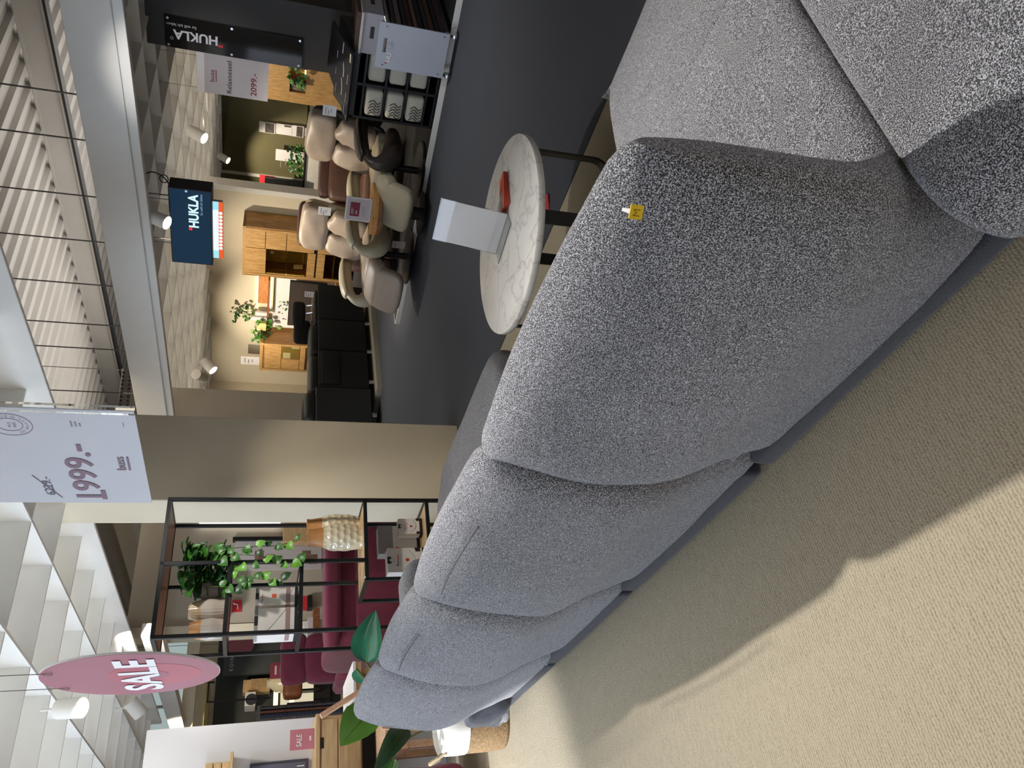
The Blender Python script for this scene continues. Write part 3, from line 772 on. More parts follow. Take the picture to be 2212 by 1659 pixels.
# flyers beside the holder
fo = onZ(1092, 420, 0.47)
fl_base = Vector(fo); fd = (Vector(onZ(1090, 385, 0.47)) - Vector(onZ(1094, 460, 0.47))).normalized(); fn_ = Vector((-fd.y, fd.x, 0))
for k in range(5):
    f = thing('flyer', ['orange leaflet lying at the bottom of the small stack on the marble table', 'orange leaflet second from the bottom of the stack on the marble table',
        'orange leaflet in the middle of the stack on the marble table', 'orange leaflet second from the top of the stack on the marble table',
        'orange leaflet with a pale picture on top of the stack on the marble table'][k], 'leaflet', 'D', (fo[0], fo[1], 0.47), 'orange leaflets on the marble table')
    M = Matrix.Translation(fl_base + Vector((0, 0, 0.002 + k * 0.0036))) @ Matrix.Rotation(atan2(fd.y, fd.x) + (k - 2) * 0.05, 4, 'Z') @ Matrix.Rotation(0.03 * k, 4, 'X')
    MB().boxm(M, (0.165, 0.10, 0.003), 0.0008, 1).build('cover', ORNG, f)
    MB().boxm(M @ Matrix.Translation((0, 0, 0.0001)), (0.1652, 0.1002, 0.0012)).build('pages', INKR, f)
    if k == 4: MB().boxm(M @ Matrix.Translation((-0.035, -0.012, 0.0017)), (0.07, 0.06, 0.0006)).build('picture', GPAP, f)
rf = onZ(1180, 447, 0.0)
single(MB().boxm(Matrix.Translation((rf[0], rf[1], 0.012)) @ Matrix.Rotation(0.5, 4, 'Z') @ Matrix.Rotation(0.1, 4, 'X'), (0.14, 0.10, 0.004)), 'leaflet', RED, 'red leaflet lying on the floor under the marble table', 'leaflet', 'D', (rf[0], rf[1], 0.007))

# ------------------------------------------------------------------ large hanging price sign above the sofa
tS = 1.0
c00 = Vector(onT(-14, 871, tS)); cbr = Vector(onT(294, 895, tS)); cbl = Vector(onT(328, 1090, tS)); ctl = Vector(onT(-14, 1073, tS))
SIGNP = plain('sign_sheet', C(205, 204, 208), 0.5, var=0.02)
sg = thing('price_sign', 'large white hanging price sign reading 1999.- above the grey sofa', 'sign', 'D', (1.76, tS, 1.68))
sR, sL, zB, zT = 1.548, 1.985, 1.680, 2.10
MB().box((sR, tS - 0.0015, zB), (sL, tS + 0.0015, zT)).build('sheet', SIGNP, sg, smooth=0)
bx(sg, 'sleeve_edge', GLASS, (sR - 0.012, tS - 0.016, zB - 0.003), (sR - 0.006, tS + 0.004, zT))
bx(sg, 'hanging_rail', WHITE, (sR, tS - 0.008, zT), (sL, tS + 0.008, zT + 0.02))
for q in (0.08, 0.36): MB().cyl((sL - q, tS, zT + 0.02), (sL - q, tS, 2.61), 0.0015, seg=6).build('cord', STEEL, sg)
tf = tS - 0.0017
def P1(x, y): return onT(x, y, tf)
def mid(x0, y0, x1, y1): return P1(x0, y0), P1(x1, y1)
def sign_text(txt, xy0, xy1, hx, mt, bold=0.0, name='lettering'):
    """text from its bottom-left pixel to its bottom-right pixel, on the sign"""
    a = Vector(P1(*xy0)); b = Vector(P1(*xy1)); d = b - a
    hgt = abs(P1(xy0[0] - hx, xy0[1])[2] - a.z)
    return lettering(sg, txt, (a.x, tf, (a.z + b.z) / 2), RD, UPZ, mt, width=abs(d.x), height=hgt, name=name, bold=bold)
sign_text('1999.-', (229, 1074), (180, 960), 56, INKM, 0.012)
a = Vector(P1(229, 1075)); b = Vector(P1(222, 1043)); zz = (a.z + b.z) / 2 - 0.002
bx(sg, 'lettering', INKM, (a.x + 0.006, tf - 0.0016, zz), (a.x - 0.040, tf, zz + 0.011))
sign_text('6229.-', (123, 1068), (104, 1030), 20, plain('ink_violet_grey', C(92, 88, 108), 0.7), 0.0)
a = Vector(P1(135, 1074)); b = Vector(P1(69, 1026))
MB().bar([(a.x, tf - 0.001, a.z), (b.x, tf - 0.001, b.z)], 0.001, 0.0016, (0, 1, 0)).build('strike_line', INKM, sg)
sign_text('buss', (274, 1015), (265, 987), 20, INKM, 0.012)
a = Vector(P1(281, 1015)); b = Vector(P1(275, 987)); zz = (a.z + b.z) / 2
bx(sg, 'underline', INKM, (a.x, tf - 0.0016, zz - 0.002), (b.x, tf, zz + 0.0025))
# round seal, partly above the frame
cc = Vector(P1(20, 917)); rr = abs(P1(69, 917)[2] - cc.z)
for q, wd_ in ((1.0, 0.0016), (0.58, 0.0014)):
    MB().tube([(cc.x + rr * q * cos(2 * pi * k / 48), tf, cc.z + rr * q * sin(2 * pi * k / 48)) for k in range(48)], wd_ / 2, 5, close=True).build('seal_ring', INKM, sg)
# letters run clockwise as seen from the front; angle measured with s to the left
def seal(txt, start, step, rad, h):
    for k, ch in enumerate(txt):
        a = radians(start + step * k)            # clockwise from the top, as seen
        o = Vector((cc.x - rad * sin(a), tf, cc.z + rad * cos(a)))
        outn = Vector((-sin(a), 0, cos(a))); rt = Vector((-cos(a), 0, -sin(a)))
        if ch != ' ': lettering(sg, ch, o - rt * h * 0.35, rt, outn, INKM, height=h, name='seal_letter')
seal('KUNDEN', 20, 18, rr * 0.70, rr * 0.17)
seal('FOR', 205, 17, rr * 0.70, rr * 0.14)
for k in range(5):
    a = radians(135 + 16 * k)
    o = Vector((cc.x - rr * 0.80 * sin(a), tf, cc.z + rr * 0.80 * cos(a)))
    lettering(sg, '*', o + Vector((rr * 0.07, 0, -rr * 0.14)), RD, UPZ, INKM, height=rr * 0.22, name='seal_star')
lettering(sg, 'PREIS', (cc.x, tf, cc.z - rr * 0.30), RD, UPZ, INKM, height=rr * 0.14, align='CENTER')
lettering(sg, 'PLUS', (cc.x, tf, cc.z - rr * 0.06), RD, UPZ, INKM, height=rr * 0.14, align='CENTER')
for k, w_ in enumerate((0.017, 0.014, 0.010)):
    a = Vector(P1(157 + 9 * k, 921)); bx(sg, 'small_print', INKG, (a.x, tf - 0.001, a.z), (a.x - 0.022 * w_ / 0.017, tf, a.z + 0.003))
a = Vector(P1(268, 922)); bx(sg, 'small_print', INKG, (a.x, tf - 0.001, a.z), (a.x - 0.018, tf, a.z + 0.0012))

# ------------------------------------------------------------------ round SALE sign
cS = onT(287, 1457, 1.0); Rr = 0.335
sa = thing('round_sale_sign', 'round dusky red SALE sign hanging by two cords from the lattice', 'sign', 'L', D(*cS), rot=ROTZ['D'] - radians(2.3))
def dcyl(name, y0, y1, z, r, m, seg=64): return MB().cyl((0, y0, z), (0, y1, z), r, seg=seg).build(name, m, sa)
dcyl('disc', -0.004, 0.004, 0, Rr, WPAP)
SREDS = [plain('sale_red_outer', C(158, 92, 106), 0.35, var=0.03), plain('sale_red_ring', C(172, 86, 98), 0.35, var=0.03), plain('sale_red_inner', C(150, 88, 102), 0.35, var=0.03)]
dcyl('face', -0.0055, -0.0042, 0, Rr - 0.002, SREDS[0]); dcyl('printed_ring', -0.0063, -0.0054, -0.085, 0.175, SREDS[1]); dcyl('printed_ring', -0.007, -0.0062, -0.065, 0.072, SREDS[2])
lettering(sa, 'SALE', (-0.245, -0.0072, -0.095), (1, 0, 0), UPZ, WPAP, width=0.50, height=0.145, bold=0.03)
for x, z in ((0.11, 0.30), (-0.14, 0.28)):
    MB().cyl((x, -0.006, z), (x, 0.0, 2.62 - cS[2]), 0.0018, seg=6).build('cord', STEEL, sa)
    MB().tube([(x + 0.016 * cos(2 * pi * k / 12), -0.01, z - 0.014 + 0.016 * sin(2 * pi * k / 12)) for k in range(12)], 0.0015, 5, close=True).build('hook', STEEL, sa)

# ------------------------------------------------------------------ leafy plant in a basket behind the sofa end
bc = Vector(onZ(1092, 1545, 0.0)); bc = (4.66, 0.95, 0.0)
def rnd(a, b): return random.uniform(a, b)
bk = thing('basket', 'round seagrass basket with a white liner and rope handles by the sofa end', 'basket', 'D', bc)
MB().lathe(bc, [(0.165, 0.0), (0.172, 0.02), (0.178, 0.12), (0.18, 0.235)], 32, lambda u, z: 1 + 0.012 * sin(z * 420) * 1.0).build('basket_body', BASKET, bk, smooth=70)
MB().lathe(bc, [(0.181, 0.235), (0.183, 0.30), (0.180, 0.38), (0.172, 0.385), (0.165, 0.36)], 32, lambda u, z: 1 + 0.008 * sin(u * 2 * pi * 9)).build('liner', LINEN, bk, smooth=70)
MB().lathe((bc[0], bc[1], 0.33), [(0.164, 0.0), (0.166, 0.01)], 24).build('soil', plain('potting_soil', C(52, 40, 30), 0.95), bk)
for sgn in (-1, 1):
    base = Vector((bc[0] + 0.05, bc[1] + sgn * 0.17, 0.36))
    pts = [base + Vector((-0.10 + 0.2 * k / 10, sgn * 0.035 * sin(pi * k / 10), 0.075 * sin(pi * k / 10))) for k in range(11)]
    MB().tube(pts, 0.012, 8).build('rope_handle', plain('rope', C(150, 132, 104), 0.9, var=0.25, vscale=60, bump=0.5, bscale=90), bk)
pl = thing('potted_plant', 'potted plant with large glossy leaves in the seagrass basket', 'plant', 'D', (bc[0], bc[1], 0.34))
def leaf(parent, name, base, tip, width, up, mat, curl=0.1, sag=0.06, nu=8, nv=14, stem=None):
    base, tip = Vector(base), Vector(tip); d = tip - base; L = d.length; d.normalize()
    side = d.cross(Vector(up)).normalized(); n = side.cross(d).normalized()
    def fn(u, v):
        w = width * (sin(pi * min(1, v ** 0.72)) ** 0.75) * (1 - 0.15 * v)
        x = (u - 0.5) * 2
        ripple = 0.0025 * sin(v * 40) * abs(x) * w / 0.1
        return base + d * (L * v) + side * (x * w / 2) + n * (curl * w * x * x + sag * L * sin(pi * v) + ripple)
    m = MB(); m.grid(fn, nu, nv)
    ob = m.build(name, mat, parent, smooth=80)
    MB().tube([fn(0.5, k / 10) + n * -0.001 for k in range(10)], [0.004 - 0.0003 * k for k in range(10)], 5).build('midrib', STEM, ob)
    if stem is not None:
        MB().tube(catmull([stem, (Vector(stem) + base) / 2 + Vector((0, 0, 0.08)), base], 5), 0.006, 6).build('leaf_stem', STEM, parent)
    return ob
S0 = Vector((bc[0], bc[1], 0.36))
zc = lambda x, y, s: onS(x, y, s)
leaf(pl, 'leaf', onS(792, 1432, 4.50), onS(811, 1318, 4.36), 0.195, (-0.55, -0.75, 0.5), GRNB, 0.25, 0.05, stem=S0)
leaf(pl, 'leaf', onS(800, 1535, 4.42), onS(735, 1612, 4.36), 0.21, (-0.9, -0.3, 0.45), plain('leaf_fresh_green', C(112, 166, 62), 0.3, var=0.2, vscale=6, coat=0.3), 0.18, 0.05, stem=S0)
leaf(pl, 'leaf', onS(876, 1572, 4.40), onS(806, 1672, 4.20), 0.12, (-0.9, -0.3, 0.35), GRND, 0.25, 0.10, stem=S0)
leaf(pl, 'leaf', onS(850, 1640, 4.35), onS(838, 1720, 4.3), 0.10, (-0.5, -0.8, 0.4), GRNL, 0.2, 0.05, stem=S0)
leaf(pl, 'leaf', onS(770, 1445, 4.75), onS(800, 1480, 4.95), 0.10, (-0.5, -0.7, 0.5), GRNB, 0.2, 0.05, stem=S0)
# ------------------------------------------------------------------ open black shelf unit with its contents
SF, SB = 4.51, 4.88                 # front and back faces
tL, tM, tM2, tR = 1.465, 1.885, 1.76, 2.292
sh = thing('open_shelf', 'tall open black metal shelf unit with wooden shelves beside the column', 'shelf', 'D', (SF, 1.88, 0))
W_ = 0.022
def post(s, t, z0, z1): return bx(sh, 'post', BLKMET, (s - W_ / 2, t - W_ / 2, z0), (s + W_ / 2, t + W_ / 2, z1), 0.002, 1)
for s in (SF, SB):
    post(s, tL, 0, 1.95); post(s, tR, 0, 1.95); post(s, tM, 0.78, 1.95); post(s, tM2, 0, 0.80)
def frame(z, a, b):
    for s in (SF, SB): bx(sh, 'rail', BLKMET, (s - W_ / 2, a, z - W_ / 2), (s + W_ / 2, b, z + W_ / 2))
    for t in (a, b): bx(sh, 'rail', BLKMET, (SF, t - W_ / 2, z - W_ / 2), (SB, t + W_ / 2, z + W_ / 2))
def board(z, a, b, m, th=0.016): bx(sh, 'shelf_board', m, (SF + 0.012, a + 0.012, z - th / 2), (SB - 0.012, b - 0.012, z + th / 2), 0.002, 1)
frame(1.94, tL, tR); board(1.94, tL, tR, WALN)
frame(1.575, tL, tM); board(1.575, tL, tM, WALN)
frame(1.17, tL, tM); board(1.17, tL, tM, GLASS)
frame(0.785, tM2, tR); board(0.785, tM2, tR, LOAK)
frame(0.385, tM2, tR); board(0.385, tM2, tR, LOAK)
frame(0.06, tL, tR); board(0.06, tL, tR, LOAK)
p = onS(788, 1247, SF - 0.012)
MB().cyl((SF - 0.013, p[1], p[2]), (SF - 0.010, p[1], p[2]), 0.007, seg=12).build('screw_cap', WHITE, sh)

# dimpled cream vases with wooden necks, on the middle shelf
def dimple_vase(label, s, t, z, H=0.30, R=0.072, sd=0):
    o = thing('ceramic_vase', label, 'vase', 'D', (s, t, z), 'dimpled cream vases')
    hb = H * 0.72
    def rad(v):
        return R * (0.62 + 0.38 * sin(pi * (0.18 + 0.60 * v)) ** 1.0) * (1.0 if v < 0.85 else 1 - (v - 0.85) * 0.9)
    def fn(u, v):
        row = v * 6.0; k = int(row); du = (0.5 if k % 2 else 0.0)
        x = (u * 11 + du) % 1 - 0.5; y = row - k - 0.5
        dd = max(0, 1 - (x * x * 4.4 + y * y * 4.0)); r = rad(v) - 0.0065 * dd ** 0.8 * (1 if v < 0.97 else 0)
        a = 2 * pi * u
        return (s + r * cos(a), t + r * sin(a), z + hb * v)
    m = MB(); m.grid(fn, 88, 48, True, True); m.build('body', CERAM, o, smooth=60)
    r0 = rad(1.0)
    MB().lathe((s, t, z + hb), [(r0, 0), (r0 * 0.96, 0.01), (r0 * 0.80, H * 0.20), (r0 * 0.84, H * 0.28), (r0 * 0.70, H * 0.28), (r0 * 0.62, H * 0.2)], 24).build('neck', NECK, o)
    return o
p = onZ(780, 1168, 0.793)
dimple_vase('dimpled cream vase with a wooden neck, the one standing in front', 4.66, 2.105, 0.793, 0.335, 0.088)
dimple_vase('dimpled cream vase with a wooden neck, behind by the column', 4.80, 2.245, 0.793, 0.335, 0.082)
# fluted vases on the upper shelf
def fluted_vase(label, s, t, z, H, R, wood_top):
    o = thing('fluted_vase', label, 'vase', 'D', (s, t, z), 'fluted vases on the upper shelf')
    def rad(v): return R * (0.80 + 0.20 * (1 - abs(2 * v - 0.75))) if v < 0.72 else R * (0.82 + 0.19 * (0.99 - abs(2 * 0.72 - 0.75))) * (1 - 0.28 * (v - 0.72) / 0.28)
    def fn(u, v, v0=0.0, v1=1.0, g=1.0):
        vv = v0 + (v1 - v0) * v; a = 2 * pi * u; r = rad(vv) * (1 + 0.035 * abs(sin(a * 11))) * g
        return (s + r * cos(a), t + r * sin(a), z + H * vv)
    cut = 0.66
    m = MB(); m.grid(lambda u, v: fn(u, v, 0, cut), 88, 10, True, True); m.build('body', GLAZE, o, smooth=50)
    m = MB(); m.grid(lambda u, v: fn(u, v, cut, 1.0), 88, 6, True, True); m.build('neck', wood_top, o, smooth=50)
fluted_vase('fluted pale vase with a wooden top, left of the two on the upper shelf', 4.63, 1.538, 1.584, 0.185, 0.060, NECK)
fluted_vase('fluted pale vase all in beige glaze, right of the two beside the ivy', 4.67, 1.66, 1.584, 0.20, 0.066, plain('beige_glaze', C(186, 162, 124), 0.25, var=0.08, coat=0.4))

# product boxes
PBW = plain('carton_white', C(226, 220, 210), 0.5, var=0.05, vscale=9)
PBG = plain('carton_grey', C(150, 148, 146), 0.5, var=0.08, vscale=9)
PBB = plain('carton_black', C(28, 27, 30), 0.5)
def box_thing(label, s, t, z, w, d, h, full=True, name='carton', txt=True, dark_base=True, group='care product cartons'):
    """s = front face, t = right... t is the left edge as seen; w runs to picture right (+t)"""
    o = thing(name, label, 'carton', 'D', (s, t, z), group)
    bx(o, 'body', PBW, (s, t, z), (s + d, t + w, z + h), 0.002, 1)
    f = s - 0.0012
    if dark_base: bx(o, 'base_band', PBB, (s - 0.001, t - 0.001, z), (s + d + 0.001, t + w + 0.001, z + 0.02))
    if full:
        bx(o, 'mark_panel', PBB, (f, t + w * 0.36, z + h * 0.90), (s, t + w * 0.64, z + h))
        MB().tube([(f - 0.0006, t + w * 0.5 + w * 0.085 * cos(2 * pi * k / 20), z + h * 0.885 + w * 0.085 * sin(2 * pi * k / 20)) for k in range(20)], 0.0012, 5, close=True).build('emblem_ring', PBW if False else INKG, o)
        MB().poly([(f - 0.0004, t + w * 0.46, z + h * 0.90), (f - 0.0004, t + w * 0.54, z + h * 0.90), (f - 0.0004, t + w * 0.53, z + h * 0.95), (f - 0.0004, t + w * 0.47, z + h * 0.95)], (-0.0005, 0, 0)).build('emblem', PBW, o, smooth=0)
        if txt:
            lettering(o, 'Pro', (f, t + w * 0.26, z + h * 0.70), (0, 1, 0), UPZ, INK, width=w * 0.19, name='lettering', bold=0.02)
            lettering(o, 'texx', (f, t + w * 0.46, z + h * 0.70), (0, 1, 0), UPZ, ORNG, width=w * 0.26, name='lettering', bold=0.02)
            lettering(o, 'LEATHER', (f, t + w * 0.27, z + h * 0.63), (0, 1, 0), UPZ, INKG, width=w * 0.46, name='lettering', spacing=1.3)
        m = MB()
        for dx, dz, r in ((0, 0, 1), (0.035, 0.02, 0.7), (-0.03, 0.022, 0.6), (0.02, -0.025, 0.7), (-0.02, -0.02, 0.6)):
            m.cyl((f - 0.0008, t + w * (0.5 + dx), z + h * (0.48 + dz)), (f, t + w * (0.5 + dx), z + h * (0.48 + dz)), w * 0.055 * r, seg=12)
        m.build('orange_symbol', ORNG, o)
        for sg_ in (-1, 1):
            tt = t + (0 if sg_ < 0 else w); 
            MB().poly([(f, tt, z + h * 0.13), (f, tt, z + h * 0.28), (f, tt - sg_ * w * 0.16, z + h * 0.25), (f, tt - sg_ * w * 0.16, z + h * 0.13)], (-0.0008, 0, 0)).build('corner_panel', PBB, o, smooth=0)
        MB().tube(catmull([(f, t + w * 0.15, z + h * 0.5), (f, t + w * 0.35, z + h * 0.32), (f, t + w * 0.6, z + h * 0.28), (f, t + w * 0.9, z + h * 0.42)], 5), 0.0009, 4).build('printed_vein', INKG, o)
    return o
zz = 0.394
box_thing('large white care carton with black corners, in front on the lower shelf', 4.62, 1.845, zz, 0.165, 0.09, 0.245)
g2 = box_thing('grey and white care carton at the back of the lower shelf', 4.76, 2.03, zz, 0.20, 0.08, 0.275, full=False)
bx(g2, 'grey_band', PBG, (4.7585, 2.029, zz + 0.18), (4.842, 2.231, zz + 0.276))
lettering(g2, 'Pro', (4.7575, 2.045, zz + 0.225), (0, 1, 0), UPZ, INK, width=0.02); lettering(g2, 'texx', (4.7575, 2.068, zz + 0.225), (0, 1, 0), UPZ, ORNG, width=0.03)
bx(g2, 'orange_symbol', ORNG, (4.7575, 2.045, zz + 0.14), (4.76, 2.075, zz + 0.168))
box_thing('small white care carton leaning in the right corner of the lower shelf', 4.64, 2.115, zz, 0.11, 0.06, 0.16)
# two cartons and books on the glass shelf
zz = 1.181
c1 = box_thing('white care carton with orange square, right on the glass shelf', 4.60, 1.655, zz, 0.105, 0.12, 0.24, full=False)
c2 = box_thing('white marbled care carton, left on the glass shelf', 4.575, 1.475, zz, 0.155, 0.15, 0.24, full=False)
for o, t0, w, s_ in ((c1, 1.655, 0.105, 4.60), (c2, 1.475, 0.155, 4.575)):
    bx(o, 'brown_band', plain('band_mauve', C(160, 132, 126), 0.5), (s_ - 0.0012, t0 - 0.001, zz + 0.045), (s_ + 0.12, t0 + w + 0.001, zz + 0.07))
    bx(o, 'top_band', PBG, (s_ - 0.001, t0 - 0.001, zz + 0.222), (s_ + 0.12, t0 + w + 0.001, zz + 0.241))
    bx(o, 'mark_panel', PBB, (s_ - 0.0018, t0 + w * 0.35, zz + 0.222), (s_, t0 + w * 0.70, zz + 0.241))
lettering(c1, 'Pro', (4.598, 1.675, zz + 0.20), (0, 1, 0), UPZ, INK, width=0.018, bold=0.02); lettering(c1, 'texx', (4.598, 1.695, zz + 0.20), (0, 1, 0), UPZ, ORNG, width=0.028, bold=0.02)
bx(c1, 'orange_symbol', ORNG, (4.598, 1.70, zz + 0.125), (4.60, 1.722, zz + 0.15))
for o, pts in ((c2, [(1.48, 0.19), (1.53, 0.14), (1.58, 0.10), (1.62, 0.07)]), (c1, [(1.66, 0.06), (1.69, 0.085), (1.72, 0.05), (1.755, 0.03)])):
    s_ = 4.574 if o is c2 else 4.599
    MB().tube(catmull([(s_, a, zz + b) for a, b in pts], 4), 0.0012, 4).build('printed_vein', INKG, o)

# trailing ivy in its pot
iv = thing('trailing_plant', 'green trailing ivy hanging over the upper shelf', 'plant', 'D', (4.68, 1.80, 1.584))
MB().lathe((4.70, 1.80, 1.584), [(0.055, 0), (0.062, 0.02), (0.075, 0.13), (0.078, 0.14), (0.068, 0.14), (0.066, 0.12)], 24).build('pot', plain('pot_grey', C(140, 132, 122), 0.6), iv)
LG = []
for k, mt in enumerate((GRNL, GRND, plain('leaf_bright_green', C(112, 170, 62), 0.4, var=0.2, vscale=8))):
    m = MB()
    def hl(u, v):
        x = (u - 0.5) * 2
        w = 0.5 * (sin(pi * min(1.0, (v * 0.93 + 0.07) ** 0.62)) ** 0.8)
        return (x * w, v, 0.10 * x * x + 0.10 * sin(pi * v) - 0.12 * v * v + 0.02 * k * x)
    m.grid(hl, 6, 7)
    bmesh.ops.recalc_face_normals(m.bm, faces=m.bm.faces[:])
    me = bpy.data.meshes.new('leaf'); m.bm.to_mesh(me); m.bm.free(); me.materials.append(mt)
    me.polygons.foreach_set('use_smooth', [True] * len(me.polygons)); LG.append(me)
def ivy_leaf(parent, p, d, n, size, k, fr=('D', (4.68, 1.80, 1.584))):
    fr_, o_ = fr; sg_ = SGN[fr_]
    loc = lambda q: Vector((sg_ * q[0], q[1], q[2]))
    y = loc(d).normalized(); z = loc(n); x = y.cross(z).normalized(); z = x.cross(y)
    ob = bpy.data.objects.new('leaf', LG[k]); COL.objects.link(ob); ob.parent = parent
    M = Matrix((x, y, z)).transposed().to_4x4() @ Matrix.Diagonal((size, size, size, 1))
    ob.matrix_local = Matrix.Translation(loc(Vector(p) - Vector(o_))) @ M
    return ob
rg = random.Random(5)
for k in range(190):                      # crown
    a = rg.uniform(0, 2 * pi); rr_ = rg.uniform(0.01, 0.125); h = rg.uniform(0.02, 0.27)
    p = Vector((4.62 + rr_ * 0.8 * cos(a), 1.89 + rr_ * 1.05 * sin(a), 1.565 + h))
    d = Vector((cos(a) - 0.3, sin(a) * 1.0, rg.uniform(-1.0, 0.5))); n = Vector((-0.6 + rg.uniform(-0.5, 0.5), rg.uniform(-0.5, 0.5), 0.8))
    ivy_leaf(iv, p, d, n, rg.uniform(0.048, 0.085), rg.choice((0, 0, 1, 1, 1)))
vines = [[(4.62, 1.83, 1.66), (4.52, 1.86, 1.56), (4.48, 1.87, 1.40), (4.48, 1.86, 1.28), (4.49, 1.875, 1.17)],
         [(4.62, 1.86, 1.70), (4.50, 1.95, 1.62), (4.47, 1.965, 1.45), (4.47, 1.97, 1.32), (4.48, 2.01, 1.19)],
         [(4.60, 1.80, 1.64), (4.50, 1.79, 1.54), (4.48, 1.775, 1.44), (4.48, 1.76, 1.34), (4.48, 1.765, 1.27)],
         [(4.60, 1.78, 1.68), (4.50, 1.735, 1.60), (4.47, 1.715, 1.51), (4.47, 1.70, 1.46)],
         [(4.60, 1.86, 1.72), (4.52, 1.90, 1.66), (4.48, 1.92, 1.52), (4.48, 1.90, 1.36)]]
for i, v in enumerate(vines):
    pts = catmull(v, 7)
    MB().tube(pts, 0.0022, 5).build('vine', STEM, iv)
    for q in range(6, len(pts) - 1, 3):
        p = pts[q]; sd = 1 if (q // 2) % 2 else -1
        d = Vector((-0.25, sd * rg.uniform(0.4, 1.0), rg.uniform(-1.0, -0.3))); n = Vector((-0.9, rg.uniform(-0.3, 0.3), 0.5))
        ivy_leaf(iv, p, d, n, rg.uniform(0.045, 0.068), rg.choice((0, 0, 2, 1)))
# ------------------------------------------------------------------ platform of the armchair display
m = MB(); m.box((-1.0, 6.87, 0.0), (5.76, 9.6, 0.055))
pf = struct(m, 'floor_3', STAGE, 'AB', (2.4, 6.87, 0), label='low black display platform')
MB().box((-1.0, 6.858, 0.0), (5.77, 6.87, 0.058)).build('edge_strip', WHITE, pf)
MB().box((5.76, 6.858, 0.0), (5.772, 9.6, 0.058)).build('edge_strip', WHITE, pf)

# ------------------------------------------------------------------ recliners
def recliner(name, label, cat, loc, rz, ml, marm, mseat=None, group=None, footrest=True, mfar=None):
    o = thing(name, label, cat, 'L', loc, group, rot=rz)
    mseat = mseat or ml; mfar = mfar or marm
    MB().lathe((0, 0, 0), [(0.29, 0), (0.30, 0.012), (0.285, 0.026), (0.06, 0.032)], 32).build('base_disc', BLACK, o)
    MB().cyl((0, 0, 0.03), (0, 0, 0.32), 0.035, seg=14).build('column', BLKMET, o)
    MB().box((-0.2, -0.2, 0.29), (0.2, 0.22, 0.33), 0.01, 1).build('mechanism', BLKMET, o)
    MB().cushion((-0.27, -0.40, 0.33), (0.27, 0.25, 0.49), 4.5, 8, bulge=0.05, wr=0.015).build('seat', mseat, o, smooth=70)
    B = Matrix.Translation((0, 0.20, 0.46)) @ Matrix.Rotation(radians(-19), 4, 'X')
    MB().cushion((-0.27, 0.03, -0.08), (0.27, 0.11, 0.70), 6, 7, M=B).build('back_shell', marm, o, smooth=70)
    for sx in (-1, 1):
        MB().cushion((0.005 * sx, -0.10, 0.0), (0.265 * sx, 0.07, 0.40), 4, 8, M=B, bulge=0.06, wr=0.03, seed=sx).build('back_pad', ml, o, smooth=70)
    H = Matrix.Translation((0, 0.335, 0.855)) @ Matrix.Rotation(radians(-8), 4, 'X')
    MB().cushion((-0.275, -0.10, -0.02), (0.275, 0.08, 0.27), 4, 9, M=H, bulge=0.05, wr=0.015).build('headrest', ml, o, smooth=70)
    for sx in (-1, 1):
        x = 0.33 * sx
        pts = catmull([(x, 0.34, 0.56), (x, 0.15, 0.615), (x, -0.15, 0.615), (x, -0.34, 0.58), (x, -0.40, 0.49), (x, -0.32, 0.38), (x, -0.10, 0.335), (x, 0.12, 0.33)], 5)
        n = len(pts)
        mb = MB(); up = (1, 0, 0)
        r = [0.75 + 0.75 * (sin(pi * max(0, (k / n - 0.45) / 0.55)) ** 1 if k / n > 0.45 else 0) for k in range(n)]
        mb.tube(pts, r, 12, flat=(0.082, 0.10), up=up)
        mb.build('armrest', marm if sx > 0 else mfar, o, smooth=80)
        MB().tube([q + Vector((0, 0, 0.052)) for q in pts[2:16]], [0.3 + 0.7 * sin(pi * (k + 1) / 16) for k in range(14)], 10, flat=(0.095, 0.034), up=up).build('arm_pad', mfar if sx < 0 else marm, o, smooth=80)
    if footrest:
        Fm = Matrix.Translation((0, -0.40, 0.43)) @ Matrix.Rotation(radians(24), 4, 'X')
        MB().cushion((-0.26, -0.20, -0.09), (0.26, 0.02, 0.06), 4.5, 8, M=Fm, bulge=0.05).build('seat_front', mseat, o, smooth=70)
        Fm = Matrix.Translation((0, -0.56, 0.33)) @ Matrix.Rotation(radians(62), 4, 'X')
        MB().cushion((-0.25, -0.22, -0.06), (0.25, 0.08, 0.06), 4.5, 8, M=Fm, bulge=0.04).build('footrest', mseat, o, smooth=70)
    return o
RZ = radians(-53)
recliner('recliner', 'taupe leather recliner with dark brown arms beside the black counter', 'armchair', (2.12, 7.80, 0.055), RZ, TAUPE, DKBRL, BEIGEL, 'recliners on the black platform', mfar=BEIGEL)  # near arm's shade and far arm's light put into leather colours
recliner('recliner', 'taupe leather recliner with wrap-around arms and footrest, behind the wooden side table', 'armchair', (1.31, 8.24, 0.055), radians(-47), TAUPE, BEIGEL, TAUPE, 'recliners on the black platform')
recliner('recliner', 'grey leather recliner half hidden behind the black counter', 'armchair', (3.35, 8.75, 0.055), radians(-60), GREYL, DKBRL, GREYL, 'recliners on the black platform', footrest=False)

